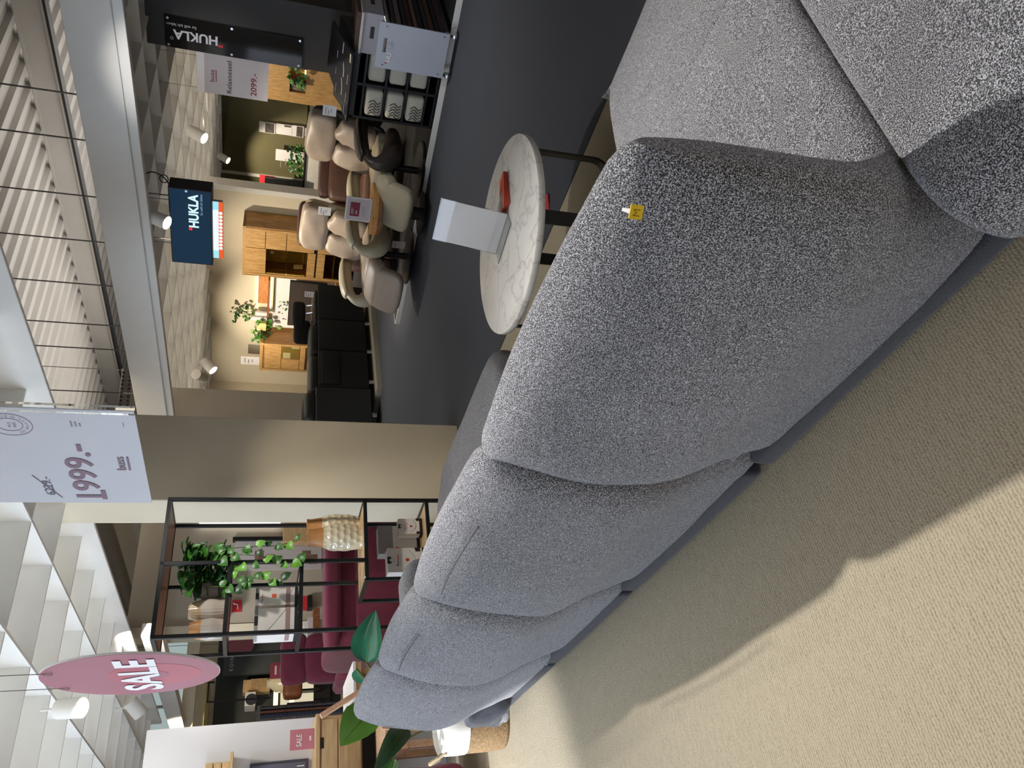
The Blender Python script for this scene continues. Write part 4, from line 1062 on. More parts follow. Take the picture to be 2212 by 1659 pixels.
# brown leather sofa seat between the two recliners
bo = thing('brown_sofa', 'dark brown leather sofa with a raised headrest on chrome bars, behind the two recliners', 'sofa', 'L', (2.05, 9.35, 0.055), rot=radians(-8))
MB().cushion((-0.62, -0.45, 0.10), (0.62, 0.45, 0.46), 7, 8).build('seat', BROWNL, bo, smooth=60)
for a, b in ((-0.60, -0.01), (0.01, 0.60)): MB().cushion((a, -0.02, 0.36), (b, 0.26, 0.82), 6, 8, bulge=0.03).build('back_pad', BROWNL, bo, smooth=60)
for a, b in ((-0.56, -0.03),): MB().cushion((a, 0.00, 0.90), (b, 0.17, 1.14), 4.5, 8).build('headrest', DKBRL if False else BROWNL, bo, smooth=60)
MB().cushion((0.03, 0.02, 0.78), (0.57, 0.24, 0.93), 4.5, 8).build('headrest', BROWNL, bo, smooth=60)
for x in (-0.42, -0.18): MB().cyl((x, 0.08, 0.78), (x, 0.08, 0.93), 0.009, seg=8).build('headrest_bar', CHROME, bo)
for x in (-0.70, 0.70): MB().cushion((x - 0.10, -0.48, 0.05), (x + 0.10, 0.42, 0.60), 6, 7).build('armrest', BROWNL, bo, smooth=60)
# magazines on the ledge seen through the headrest gap
for k in range(4):
    single(MB().boxm(Matrix.Translation((1.65 + k * 0.13, 9.95, 0.84 + 0.004 * k)) @ Matrix.Rotation(radians(62), 4, 'X'), (0.12, 0.2, 0.008)), 'magazine', (WPAP, INK, WPAP, RED)[k],
           ('white magazine standing behind the brown sofa', 'black magazine standing behind the brown sofa', 'second white magazine standing behind the brown sofa, beside the red one', 'red magazine standing behind the brown sofa')[k], 'magazine', 'W', (1.65 + k * 0.13, 9.95, 0.75), 'magazines behind the brown sofa')
lg = thing('console', 'grey console table behind the brown sofa', 'table', 'L', (1.95, 10.1, 0), rot=radians(-8))
MB().box((-0.42, -0.18, 0.70), (0.9, 0.18, 0.745), 0.004, 1).build('top', GREIGE, lg)
for x in (-0.38, 0.85): MB().box((x - 0.03, -0.15, 0), (x + 0.03, 0.15, 0.70)).build('leg', GREIGE, lg)

# wooden side table with a framed price card
wt_c = (1.64, 7.60)
wt = thing('wooden_side_table', 'small wooden side table with a live edge on a black column, between the recliners', 'table', 'W', (wt_c[0], wt_c[1], 0.055))
outl = [(-0.30, -0.10), (-0.20, -0.19), (0.02, -0.22), (0.20, -0.18), (0.30, -0.05), (0.29, 0.08), (0.18, 0.19), (-0.02, 0.22), (-0.21, 0.17), (-0.31, 0.05)]
oc = catmull([(wt_c[0] + a * 0.8, wt_c[1] + b * 0.85, 0.50) for a, b in outl], 4, True)
MB().poly(oc, (0, 0, 0.055)).build('tabletop', wood('live_edge_top', C(176, 118, 58), C(226, 172, 104), (3, 18, 18)), wt)
MB().poly([Vector((wt_c[0], wt_c[1], 0)) + (q - Vector((wt_c[0], wt_c[1], 0))) * 1.01 for q in [Vector((p.x, p.y, 0.498)) for p in oc]], (0, 0, -0.035)).build('apron', WALN, wt)
MB().cyl((wt_c[0], wt_c[1], 0.075), (wt_c[0] + 0.02, wt_c[1], 0.47), 0.06, 0.10, 18).build('column', BLACK, wt)
MB().lathe((wt_c[0], wt_c[1], 0.055), [(0.22, 0), (0.225, 0.01), (0.06, 0.022)], 32).build('base_disc', BLACK, wt)
cd = thing('card_holder', 'framed white card with a burgundy print standing on the wooden side table', 'sign', 'AB', Vector((wt_c[0], wt_c[1], 0)).dot(A1) and (Vector((wt_c[0], wt_c[1], 0)).dot(A1), Vector((wt_c[0], wt_c[1], 0)).dot(B1), 0.556))
ca, cb = FRM[cd][1][0], FRM[cd][1][1] - 0.05
x0, x1 = ca - 0.13, ca + 0.13
MB().box((x0, cb, 0.556), (x1, cb + 0.012, 0.80), 0.002, 1).build('frame', WPAP, cd)
bx(cd, 'sheet', GPAP, (x0 + 0.012, cb - 0.002, 0.565), (x1 - 0.012, cb, 0.785))
bx(cd, 'print_panel', INKR, (x0 + 0.05, cb - 0.0032, 0.665), (x1 - 0.055, cb - 0.002, 0.755))
for k, (zz_, w_) in enumerate(((0.735, 0.07), (0.722, 0.05), (0.688, 0.04))): bx(cd, 'print_line', GPAP, (ca + 0.05, cb - 0.004, zz_), (ca + 0.05 - w_, cb - 0.003, zz_ + 0.006 * (2 if k == 2 else 1)))
for zz_ in (0.635, 0.622, 0.61): bx(cd, 'print_line', INKG, (ca + 0.08, cb - 0.003, zz_), (ca - 0.04, cb - 0.002, zz_ + 0.004))
MB().box((x0, cb - 0.04, 0.5555), (x1, cb + 0.05, 0.559)).build('foot', GLASS, cd)
def tagcard(label, fr, p, w, h, tilt=0.0, lines=3, m=WPAP):
    o = thing('price_tag', label, 'price tag', fr, p, 'small white price tags')
    M = Matrix.Translation(p) @ Matrix.Rotation(tilt, 4, 'X')
    MB().boxm(M, (w, 0.003, h)).build('card', m, o, smooth=0)
    for k in range(lines): MB().boxm(M @ Matrix.Translation((0.02 * (k % 2), -0.002, h * (0.28 - 0.2 * k))), (w * (0.6 - 0.12 * k), 0.001, h * 0.06)).build('print_line', INKG, o, smooth=0)
    return o
P_ = lambda x, y, b: onB(x, y, b)
tagcard('white price tag clipped to the headrest of the recliner behind the wooden table', 'AB', P_(701, 456, 6.93), 0.095, 0.125)
tagcard('white price tag hanging under the wooden side table', 'AB', P_(861, 529, 6.72), 0.085, 0.135, lines=1)
tagcard('white price tag clipped to the headrest of the recliner beside the black counter', 'AB', P_(712, 239, 6.85), 0.10, 0.12)

# ------------------------------------------------------------------ black pylon with glass logo plate
pA0 = onB(818, 43, 7.6)[0] - 0.02
py = thing('display_pylon', 'tall anthracite pylon carrying a glossy black glass plate with a logo', 'display pylon', 'AB', (3.267, 7.6, 0))
MB().box((pA0, 7.6, 0.0), (3.267, 8.05, 2.63), 0.004, 1).build('body', PYLON, py)
g0 = onB(353.5, 30, 7.585); g1 = onB(655, 90, 7.585); gL = 3.262; gR = onB(353.5, 30, 7.585)[0]
zT_, zB_ = g0[2], g1[2]
MB().box((gR, 7.583, zB_), (gL, 7.590, zT_), 0.001, 1).build('glass_plate', GLOSSB, py)
for a in (gR + 0.025, gL - 0.025):
    for z in (zT_ - 0.03, (zT_ + zB_) / 2 + 0.03, zB_ + 0.03): MB().cyl((a, 7.579, z), (a, 7.5985, z), 0.011, seg=12).build('spacer', CHROME, py)
# the logo runs upwards
l0 = onB(470, 79, 7.582); l1 = onB(373, 58, 7.582)
hA = 0.075
lettering(py, 'HUKLA', (gR + 0.122, 7.582, l0[2]), UPZ, (1, 0, 0), LTXT, width=l1[2] - l0[2], height=0.082, bold=0.03)
lettering(py, 'So will ich leben', (gR + 0.064, 7.582, l0[2] + 0.18), UPZ, (1, 0, 0), LTXT, width=0.25, height=0.026)
bx(py, 'logo_square', RED, (gR + 0.19, 7.5815, l0[2] - 0.045), (gR + 0.215, 7.583, l0[2] - 0.005))
MB().tube([(gR + 0.20 + 0.012 * cos(2 * pi * k / 14), 7.582, l1[2] + 0.012 + 0.012 * sin(2 * pi * k / 14)) for k in range(14)], 0.002, 5, close=True).build('registered_mark', LTXT, py)

# ------------------------------------------------------------------ black counter with sloping top and sample cubbies
ct = thing('display_counter', 'black display counter with a sloping printed top and open cubbies', 'counter', 'AB', (3.0, 7.0, 0.055))
f0, f1 = Vector(onB(763, 120, 6.70)), Vector(onB(747, 262, 6.70)); b0, b1 = Vector(onB(718, 45, 7.15)), Vector(onB(706, 145, 7.15))
nrm = (f1 - f0).cross(b0 - f0).normalized(); nrm = nrm if nrm.z > 0 else -nrm
MB().poly([f0, f1, b1, b0], -nrm * 0.022).build('sloping_top', plain('printed_black_top', C(34, 32, 34), 0.25, var=0.05), ct)
def topt(u, v): return f0.lerp(f1, u).lerp(b0.lerp(b1, u), v) + nrm * 0.0015
def mark(u0, v0, u1, v1, w, m=GPAP, name='printed_mark'):
    a, b = topt(u0, v0), topt(u1, v1); d = (b - a).normalized(); q = d.cross(nrm).normalized() * w
    MB().poly([a - q, b - q, b + q, a + q], nrm * 0.001).build(name, m, ct, smooth=0)
PALE = plain('pale_print', C(200, 186, 160), 0.5)
for u0, v0, u1, v1 in ((0.30, 0.36, 0.42, 0.30), (0.42, 0.30, 0.52, 0.30), (0.58, 0.36, 0.70, 0.30), (0.70, 0.30, 0.82, 0.30)): mark(u0, v0, u1, v1, 0.008, PALE)
for u, v in ((0.30, 0.62), (0.58, 0.62), (0.36, 0.12), (0.64, 0.12), (0.84, 0.55), (0.86, 0.14)): mark(u, v, u + 0.15, v, 0.004, GPAP)
mark(0.03, 0.42, 0.03 + 0.18, 0.42, 0.006, GPAP)
mark(0.03, 0.10, 0.15, 0.08, 0.012, PALE)
tt_ = topt(0.02, 0.93); lettering(ct, 'HUKLA', tt_, (f1 - f0), (b0 - f0), GPAP, width=0.10, height=0.02)
# carcase: one column of open cubbies on the left, one behind the trolley
cA0, cA1, cF, cBk = 2.60, 3.345, 6.93, 7.32
DV = 3.03
for a in (cA0, DV, cA1): bx(ct, 'side_panel', BLACK, (a - 0.012, cF, 0.06), (a + 0.012, cBk, 0.80))
for z in (0.07, 0.155, 0.345, 0.535, 0.73, 0.80): bx(ct, 'cubby_shelf', BLACK, (cA0, cF, z - 0.009), (cA1, cBk, z + 0.009))
bx(ct, 'back_panel', BLACK, (cA0, cBk, 0.06), (cA1, cBk + 0.015, 0.84))
MB().poly([(cA0, cF + 0.02, 0.80), (cA0, cBk, 0.80), (cA0, cBk, 0.97), (cA0, cF + 0.02, 0.86)], (cA1 - cA0, 0, 0)).build('top_support', BLACK, ct)
FOAM = plain('cream_foam', C(206, 200, 182), 0.6, var=0.04)
rows = [(0.545, 'top'), (0.355, 'middle'), (0.165, 'bottom')]
for z, nm in rows:
    for left in (True, False):
        a0, a1 = (DV + 0.035, cA1 - 0.035) if left else (cA0 + 0.06, DV - 0.035)
        o = thing('sample_block', 'cream sample block %s in the %s row of the black counter' % ('with black springs, left' if left else 'with plain front, right', nm), 'sample', 'AB', ((a0 + a1) / 2, 6.94, z), 'sample blocks in the black counter')
        dy = -0.03 if left else 0.0
        mb = MB().box((a0, 6.94 + dy, z), (a1, 7.26, z + 0.155), 0.028, 3)
        mb.build('block', FOAM, o)
        if left:
            for k in range(5):
                aa = a0 + 0.10 + 0.028 * k
                MB().tube(catmull([(aa, 6.938 + dy, z + 0.02), (aa + 0.018, 6.932 + dy, z + 0.05), (aa - 0.012, 6.932 + dy, z + 0.085), (aa + 0.014, 6.938 + dy, z + 0.125 - 0.01 * (k % 2))], 4), 0.0035, 5).build('spring', BLACK, o)

# ------------------------------------------------------------------ sample trolley
tr = thing('sample_trolley', 'rolling sample trolley with a pale grey end panel in front of the black counter', 'trolley', 'AB', (2.57, 6.70, 0))
pR, pL_, pz0, pz1 = 2.372, 2.758, 0.088, 0.682
PGREY = plain('pale_grey_laminate', C(176, 180, 190), 0.5, var=0.02)
hz0, hz1, ha0, ha1 = 0.605, 0.635, 2.50, 2.62
pn = MB()
for lo, hi in (((pR, 6.70, pz0), (pL_, 6.716, hz0)), ((pR, 6.70, hz1), (pL_, 6.716, pz1)), ((pR, 6.70, hz0), (ha0, 6.716, hz1)), ((ha1, 6.70, hz0), (pL_, 6.716, hz1))): pn.box(lo, hi)
bmesh.ops.remove_doubles(pn.bm, verts=pn.bm.verts[:], dist=0.0005)
pan = pn.build('end_panel', PGREY, tr, smooth=0)
for a in (pR + 0.03, pL_ - 0.03):
    for z in (pz0 + 0.045, pz1 - 0.06): MB().cyl((a, 6.697, z), (a, 6.70, z), 0.007, seg=10).build('screw', STEEL, pan)
lettering(tr, 'HU', (2.695, 6.6985, 0.555), RD, UPZ, WPAP, width=0.075, height=0.042, bold=0.02)
lettering(tr, 'LA', (2.585, 6.6985, 0.558), RD, UPZ, plain('worn_print', C(164, 167, 176), 0.5), width=0.07, height=0.042, bold=0.02)
bx(tr, 'logo_square', RED, (2.715, 6.6985, 0.588), (2.701, 6.70, 0.602))
bx(tr, 'end_panel', PGREY, (pR, 8.05, pz0), (pL_, 8.066, pz1))
bx(tr, 'bottom_tray', PGREY, (pR, 6.716, 0.10), (pL_, 8.05, 0.118))
for a in (pR, pL_): bx(tr, 'side_rail', CHROME, (a - 0.008, 6.716, 0.095), (a + 0.008, 8.05, 0.128))
for a in (pR + 0.02, pL_ - 0.02):
    for b in (6.74, 8.0):
        MB().cyl((a - 0.012, b, 0.04), (a + 0.012, b, 0.04), 0.036, seg=16).build('caster', CHROME, tr); MB().cyl((a, b, 0.05), (a, b, 0.1), 0.008, seg=8).build('caster_stem', CHROME, tr)
cols = [C(60, 40, 34), C(40, 36, 36), C(92, 62, 48), C(52, 50, 54), C(34, 30, 30), C(120, 92, 72), C(70, 34, 32), C(46, 42, 40), C(110, 104, 100), C(58, 44, 36)]
for k in range(10):
    z = 0.122 + k * 0.047
    single(MB().box((pR + 0.015, 6.73, z), (pL_ - 0.02, 8.0 - 0.03 * (k % 3), z + 0.040 - 0.008 * (k % 2)), 0.003, 1), 'sample_board', plain('sample_%d' % k, cols[k], 0.6, var=0.15, vscale=20),
           ['lowest dark brown sample board in the trolley', 'black-brown sample board second from the bottom of the trolley', 'mid brown sample board third from the bottom of the trolley', 'dark grey sample board fourth from the bottom of the trolley',
            'near-black sample board fifth from the bottom of the trolley', 'tan sample board in the middle of the trolley', 'reddish dark sample board above the tan one in the trolley', 'dark taupe sample board third from the top of the trolley',
            'grey sample board second from the top of the trolley', 'topmost dark brown sample board in the trolley'][k], 'sample board', 'AB', (2.56, 7.36, z), 'sample boards in the trolley')
sb = thing('spiral_book', 'spiral-bound sample book lying on the boards of the trolley', 'sample book', 'AB', (2.5, 7.3, 0.592))
bx(sb, 'pages', plain('pages_grey', C(120, 116, 114), 0.6), (pR + 0.03, 6.78, 0.592), (pL_ - 0.03, 7.95, 0.612))
m = MB()
for k in range(46): m.tube([(pR + 0.03 + 0.02 * cos(2 * pi * q / 10), 6.80 + k * 0.024, 0.612 + 0.02 * sin(2 * pi * q / 10)) for q in range(10)], 0.0035, 5, close=True)
m.build('spiral', CHROME, sb, kind='stuff')
wb = thing('white_box', 'white box with a dark hand hole on the trolley', 'box', 'AB', (2.55, 7.5, 0.633))
bx(wb, 'body', GPAP, (pR + 0.02, 6.90, 0.634), (pL_ - 0.02, 7.9, 0.80), 0.002, 1)
bx(wb, 'hand_hole', BLACK, (pR + 0.017, 7.12, 0.70), (pR + 0.021, 7.30, 0.735)); bx(wb, 'hand_hole', BLACK, (2.60, 6.897, 0.70), (2.50, 6.901, 0.735))
single(MB().box((pR + 0.01, 6.85, 0.802), (pL_ - 0.03, 7.95, 0.822), 0.002, 1), 'sample_board', plain('sample_pale', C(190, 184, 176), 0.6), 'pale sample board on top of the white box', 'sample board', 'AB', (2.55, 7.4, 0.802), 'sample boards in the trolley')
single(MB().box((pR + 0.02, 6.88, 0.824), (pL_ - 0.05, 7.9, 0.858), 0.003, 1), 'sample_board', plain('sample_brown', C(74, 52, 42), 0.6), 'thick brown sample board above the white box', 'sample board', 'AB', (2.55, 7.4, 0.824), 'sample boards in the trolley')
rp = onB(757, 12, 8.9)
rb = thing('red_sign_cube', 'red sign block with a white percent print behind the trolley', 'sign', 'AB', (rp[0], 8.9, 0))
MB().box((rp[0] - 0.16, 8.9, rp[2] - 0.14), (rp[0] + 0.085, 9.1, rp[2] + 0.15), 0.003, 1).build('block', RED, rb)
bx(rb, 'side_print', GPAP, (rp[0] + 0.086, 8.9, rp[2] - 0.14), (rp[0] + 0.09, 9.1, rp[2] + 0.15))
lettering(rb, '1', (rp[0] + 0.05, 8.898, rp[2] - 0.01), RD, UPZ, WPAP, height=0.13, bold=0.04)
bx(rb, 'post', BLACK, (rp[0] - 0.05, 8.98, 0), (rp[0] - 0.02, 9.02, rp[2] - 0.14))

# ------------------------------------------------------------------ hanging price sign of the armchairs
q0, q1, q2, q3 = (onB(421.8, 96, 8.0), onB(428, 196.8, 8.0), onB(580, 120, 8.0), onB(579, 218, 8.0))
hs = thing('price_sign', 'white hanging price sign for the armchairs, half behind the black pylon', 'sign', 'AB', (3.65, 8.0, 1.58))
sa0, sa1, sz0, sz1 = 3.38, 3.845, 1.577, 2.255
MB().box((sa0, 7.997, sz0), (sa1, 8.0, sz1)).build('sheet', GPAP, hs, smooth=0)
bx(hs, 'top_strip', WPAP, (sa0, 7.993, sz1 - 0.07), (sa1, 7.9965, sz1))
for a in (sa0 + 0.10, sa1 - 0.04): MB().cyl((a, 7.998, sz1), (a, 7.998, 2.62), 0.002, seg=6).build('cord', STEEL, hs)
def bt(txt, x0, y0, x1, y1, hpx, m, bold=0.0):
    a, b = Vector(onB(x0, y0, 7.995)), Vector(onB(x1, y1, 7.995))
    lettering(hs, txt, (a.x, 7.9955, (a.z + b.z) / 2), RD, UPZ, m, width=abs(a.x - b.x), height=abs(onB(x0 - hpx, y0, 7.995)[2] - a.z), bold=bold)
bt('buss', 463.5, 177, 462, 151, 9, INKR, 0.01)
a, b = Vector(onB(467, 177, 7.995)), Vector(onB(466, 151, 7.995)); bx(hs, 'underline', INKR, (a.x, 7.9945, a.z - 0.004), (b.x, 7.996, a.z + 0.004))
bt('Relaxsessel', 501.5, 202.5, 499, 133, 10, INK, 0.005)
bt('2099.-', 555.5, 209, 553, 160, 12.5, INKR, 0.012)

# ------------------------------------------------------------------ wide screen with the lit strip below
tvB = 6.5
tv = thing('wide_screen', 'wide black screen hanging from the ceiling, showing a pale logo on dark blue', 'television', 'AB', (4.45, tvB, 2.0))
e0, e1 = onB(361, 402, tvB), onB(459, 570, tvB); zt_, zb_ = 2.365, 1.998
MB().box((4.06, tvB, zb_), (4.888, tvB + 0.17, zt_), 0.004, 1).build('case', BLACK, tv)
SCR = emit('screen_blue', C(26, 54, 78), 0.75); SLOGO = emit('screen_logo', C(206, 238, 246), 1.15); SRED = emit('screen_red', C(240, 60, 76), 1.0); SSUB = emit('screen_sub', C(150, 190, 226), 0.9)
bx(tv, 'screen', SCR, (4.072, tvB - 0.002, zb_ + 0.012), (4.876, tvB, zt_ - 0.012))
a = Vector(onB(429, 492, tvB)); b = Vector(onB(424, 420, tvB))
lettering(tv, 'HUKLA', (a.x, tvB - 0.003, a.z), RD, UPZ, SLOGO, width=abs(a.x - b.x), height=0.083, bold=0.035)
a2 = Vector(onB(438, 465, tvB)); b2 = Vector(onB(434, 420, tvB))
lettering(tv, 'So will ich leben', (a2.x, tvB - 0.003, a2.z), RD, UPZ, SSUB, width=abs(a2.x - b2.x), height=0.022)
bx(tv, 'logo_square', SRED, (a.x + 0.034, tvB - 0.003, a.z + 0.055), (a.x + 0.006, tvB - 0.002, a.z + 0.083))
MB().cyl((b.x - 0.022, tvB - 0.003, b.z + 0.085), (b.x - 0.022, tvB - 0.0022, b.z + 0.085), 0.012, seg=14).build('registered_mark', SSUB, tv)
MB().tube(catmull([(4.10, tvB + 0.1, zt_), (4.03, tvB + 0.1, 2.41), (3.99, tvB + 0.1, 2.50), (4.05, tvB + 0.1, 2.60)], 6), 0.006, 6).build('cable', BLACK, tv)
MB().tube([(4.02 + 0.04 * cos(2 * pi * k / 16), tvB + 0.06, 2.40 + 0.035 * sin(2 * pi * k / 16)) for k in range(16)], 0.005, 5, close=True).build('cable_loop', BLACK, tv)
for a_ in (4.2, 4.72): MB().cyl((a_, tvB + 0.08, zt_), (a_, tvB + 0.08, 2.61), 0.006, seg=6).build('hanger', STEEL, tv)
u0, u1 = onB(458, 435, 6.62), onB(482, 557, 6.62)
ls = thing('light_strip_sign', 'lit white and orange strip sign hanging under the wide screen', 'sign', 'AB', (4.45, 6.60, 1.9))
SW = emit('strip_white', C(222, 246, 250), 1.25); SO = emit('strip_orange', C(244, 96, 44), 1.0); SC_ = emit('strip_cyan', C(160, 226, 240), 1.1)
za, zb2, zc_ = 1.998, 1.955, 1.912
za, zc_ = onB(455, 500, 6.60)[2], onB(481.5, 500, 6.60)[2]; zb2 = za - (za - zc_) * 0.66
aL, aR = onB(470, 557, 6.6)[0], onB(470, 436, 6.6)[0]
MB().box((aR, 6.60, zc_), (aL, 6.64, za + 0.02), 0.004, 1).build('case', GPAP, ls)
for a_ in (aR + 0.1, aL - 0.1): MB().cyl((a_, 6.70, 2.61), (a_, 6.70, za), 0.004, seg=6).build('hanger', STEEL, ls); MB().box((a_ - 0.01, 6.62, za), (a_ + 0.01, 6.71, za + 0.012)).build('hanger_foot', STEEL, ls)
bx(ls, 'white_panel', SW, (aR + 0.09, 6.597, zb2), (aL - 0.09, 6.6, za)); bx(ls, 'cyan_panel', SC_, (aR, 6.597, zb2), (aR + 0.09, 6.6, za)); bx(ls, 'cyan_panel', SC_, (aL - 0.09, 6.597, zb2), (aL, 6.6, za))
bx(ls, 'orange_panel', SO, (aR, 6.597, zc_), (aL, 6.6, zb2))
m = MB()
for k in range(11):
    aa = aR + 0.12 + (aL - aR - 0.24) * k / 10
    MB().cyl((aa, 6.5955, (zb2 + zc_) / 2), (aa, 6.5972, (zb2 + zc_) / 2), 0.0165, seg=10).build('white_dot', SW, ls)

# ------------------------------------------------------------------ far black sofa seen from behind
fa = 7.3
bs = thing('black_sofa', 'long black fabric sofa seen from behind on a pale low plinth', 'sofa', 'AB', (7.6, 8.0, 0))
SB0, SB1 = 6.72, 9.35
def rz(x, y): return onA(x, y, fa)
edges_y = [612, 690, 755, 838]
bb = [onA(690, 612, fa)[1], onA(740, 691, fa)[1], onA(740, 757, fa)[1], onA(740, 838, fa)[1]]
for k in range(3):
    lo_, hi_ = bb[k + 1], bb[k]
    bx(bs, 'back_panel', BLKF, (fa, lo_ + 0.008, 0.14), (fa + 0.22, hi_ - 0.008, 0.80), 0.018, 2)
    MB().cushion((fa + 0.05, lo_ + 0.01, 0.74), (fa + 0.42, hi_ - 0.01, 0.93 if k else 0.88), 4, 8).build('back_cushion', BLKL, bs, smooth=70)
bx(bs, 'raised_panel', BLKF, (fa - 0.02, bb[3] + 0.05, 0.52), (fa + 0.02, bb[2] - 0.05, 0.77), 0.02, 2)
bx(bs, 'seat', BLKF, (fa + 0.2, bb[3], 0.14), (fa + 0.95, bb[0], 0.46), 0.04, 2)
MB().box((fa - 0.02, bb[3] - 0.62, 0.13), (fa + 0.85, bb[3] - 0.01, 0.84), 0.012, 1).build('side_panel', plain('black_side', C(22, 25, 29), 0.7), bs)
MB().cushion((fa + 0.0, bb[3] - 0.56, 0.80), (fa + 0.4, bb[3] - 0.03, 1.0), 3.5, 8).build('end_cushion', BLKL, bs, smooth=70)
MB().cushion((fa + 0.6, bb[3] - 0.72, 0.60), (fa + 0.72, bb[3] + 0.12, 1.07), 8, 8).build('arm_back', plain('olive_black_leather', C(56, 55, 50), 0.55), bs, smooth=70)
for k in range(5):
    b_ = SB0 + 0.15 + k * 0.6; MB().cyl((fa + 0.03, b_, 0.07), (fa + 0.03, b_, 0.14), 0.03, seg=10).build('foot', CHROME, bs)
hb = [onA(648, 637, fa)[1], onA(648, 680, fa)[1]]
MB().cushion((fa + 0.10, hb[1], 0.97), (fa + 0.24, hb[0], 1.15), 5, 8).build('headrest', BLKF, bs, smooth=70)
MB().cushion((fa + 0.35, hb[1] - 0.1, 0.88), (fa + 0.5, hb[0] - 0.12, 1.12), 5, 8).build('headrest', BLKF, bs, smooth=70)
for y in (645, 661):
    b_ = onA(670, y, fa)[1]; MB().cyl((fa + 0.10, b_, 0.80), (fa + 0.15, b_, 1.0), 0.011, seg=8).build('headrest_bar', CHROME, bs)
MB().poly([(7.12, 7.18, 0), (7.12, 10.0, 0), (9.3, 10.0, 0), (9.3, 6.6, 0), (7.95, 7.16, 0)], (0, 0, 0.07)).build('plinth', plain('plinth_pale', C(150, 144, 130), 0.7), bs, smooth=0)
tagcard('white price tag behind the raised headrest of the black sofa', 'AB', onB(668, 636, 8.9), 0.10, 0.13)

# ------------------------------------------------------------------ oak furniture on the back wall
def cab_door(o, a0, a1, z0, z1, b, m=OAK): return bx(o, 'door', m, (a0 + 0.004, b - 0.018, z0 + 0.004), (a1 - 0.004, b, z1 - 0.004), 0.002, 1)
tc = thing('tall_oak_cabinet', 'tall oak display cabinet with tinted glass panes on the cream wall', 'cabinet', 'AB', (8.63, 12.0, 0))
ca0, ca1, cb_, ch = 8.10, 9.165, 12.0, 2.0
bx(tc, 'side', OAKST, (ca0, cb_, 0), (ca0 + 0.03, 12.48, ch)); bx(tc, 'side', OAKST, (ca1 - 0.03, cb_, 0), (ca1, 12.48, ch))
bx(tc, 'top', OAK, (ca0, cb_ - 0.01, ch - 0.05), (ca1, 12.48, ch)); bx(tc, 'back', plain('oak_dark_back', C(150, 124, 52), 0.6), (ca0, 12.45, 0), (ca1, 12.48, ch))  # back's olive-yellow carries the cabinet's inner glow as colour
for a in (ca0 + 0.03, ca1 - 0.07): bx(tc, 'stile', OAKV, (a, cb_ - 0.01, 0), (a + 0.045, cb_ + 0.02, ch - 0.05))
mid_ = 8.54
for z0, z1 in ((1.62, 1.95), (1.26, 1.61), (0.76, 1.25), (0.08, 0.70)): 
    bx(tc, 'door_panel', OAKV, (ca0 + 0.075, cb_ - 0.012, z0), (mid_ - 0.004, cb_ + 0.01, z1), 0.002, 1)
bx(tc, 'door_panel', OAKV, (mid_ + 0.004, cb_ - 0.012, 1.60), (ca1 - 0.075, cb_ + 0.01, 1.95), 0.002, 1)
for z0, z1 in ((0.73, 0.87), (0.56, 0.70), (0.08, 0.2)): bx(tc, 'door_panel', OAKV, (mid_ + 0.004, cb_ - 0.012, z0), (ca1 - 0.075, cb_ + 0.01, z1), 0.002, 1)
bx(tc, 'shadow_gap', BLACK, (ca0 + 0.03, cb_ + 0.004, 0.70), (ca1 - 0.03, cb_ + 0.02, 0.73))
for z0, z1 in ((1.235, 1.595), (0.875, 1.225), (0.21, 0.555)): bx(tc, 'glass_pane', BRGLASS, (mid_ + 0.006, cb_ - 0.004, z0), (ca1 - 0.08, cb_ + 0.002, z1))
bx(tc, 'inner_shelf', GLASS, (mid_, cb_ + 0.02, 1.225), (ca1 - 0.04, 12.44, 1.235)); bx(tc, 'inner_shelf', OAK, (mid_, cb_ + 0.02, 0.86), (ca1 - 0.04, 12.44, 0.875)); bx(tc, 'inner_shelf', OAK, (mid_, cb_ + 0.02, 0.38), (ca1 - 0.04, 12.44, 0.395))
LEDC = emit('cabinet_led', (1.0, 0.80, 0.30, 1), 5.0)
bx(tc, 'led_strip', LEDC, (ca1 - 0.05, cb_ + 0.03, 0.9), (ca1 - 0.035, cb_ + 0.05, 1.58))
for k in range(3):
    a = 8.66 + 0.12 * k
    o = thing('wine_glass', ['wine glass nearest the hinge in the tall oak cabinet', 'wine glass in the middle of the tall oak cabinet shelf', 'wine glass nearest the lit side of the tall oak cabinet'][k], 'glass', 'AB', (a, 12.2, 1.237), 'wine glasses in the tall oak cabinet')
    MB().lathe((a, 12.2, 1.237), [(0.034, 0), (0.006, 0.008), (0.005, 0.09), (0.03, 0.12), (0.04, 0.16), (0.034, 0.21)], 14).build('bowl', GLASS, o)
single(MB().boxm(Matrix.Translation((8.95, 12.1, 1.02)) @ Matrix.Rotation(0.15, 4, 'X'), (0.10, 0.003, 0.17)), 'price_tag', GPAP, 'white price tag inside the tall oak cabinet', 'price tag', 'AB', (8.95, 12.1, 0.93), 'small white price tags')
MB().cushion((8.60, 12.02, 1.46), (8.67, 12.09, 1.53), 2.2, 6).build('decor_ball', WPAP, tc)

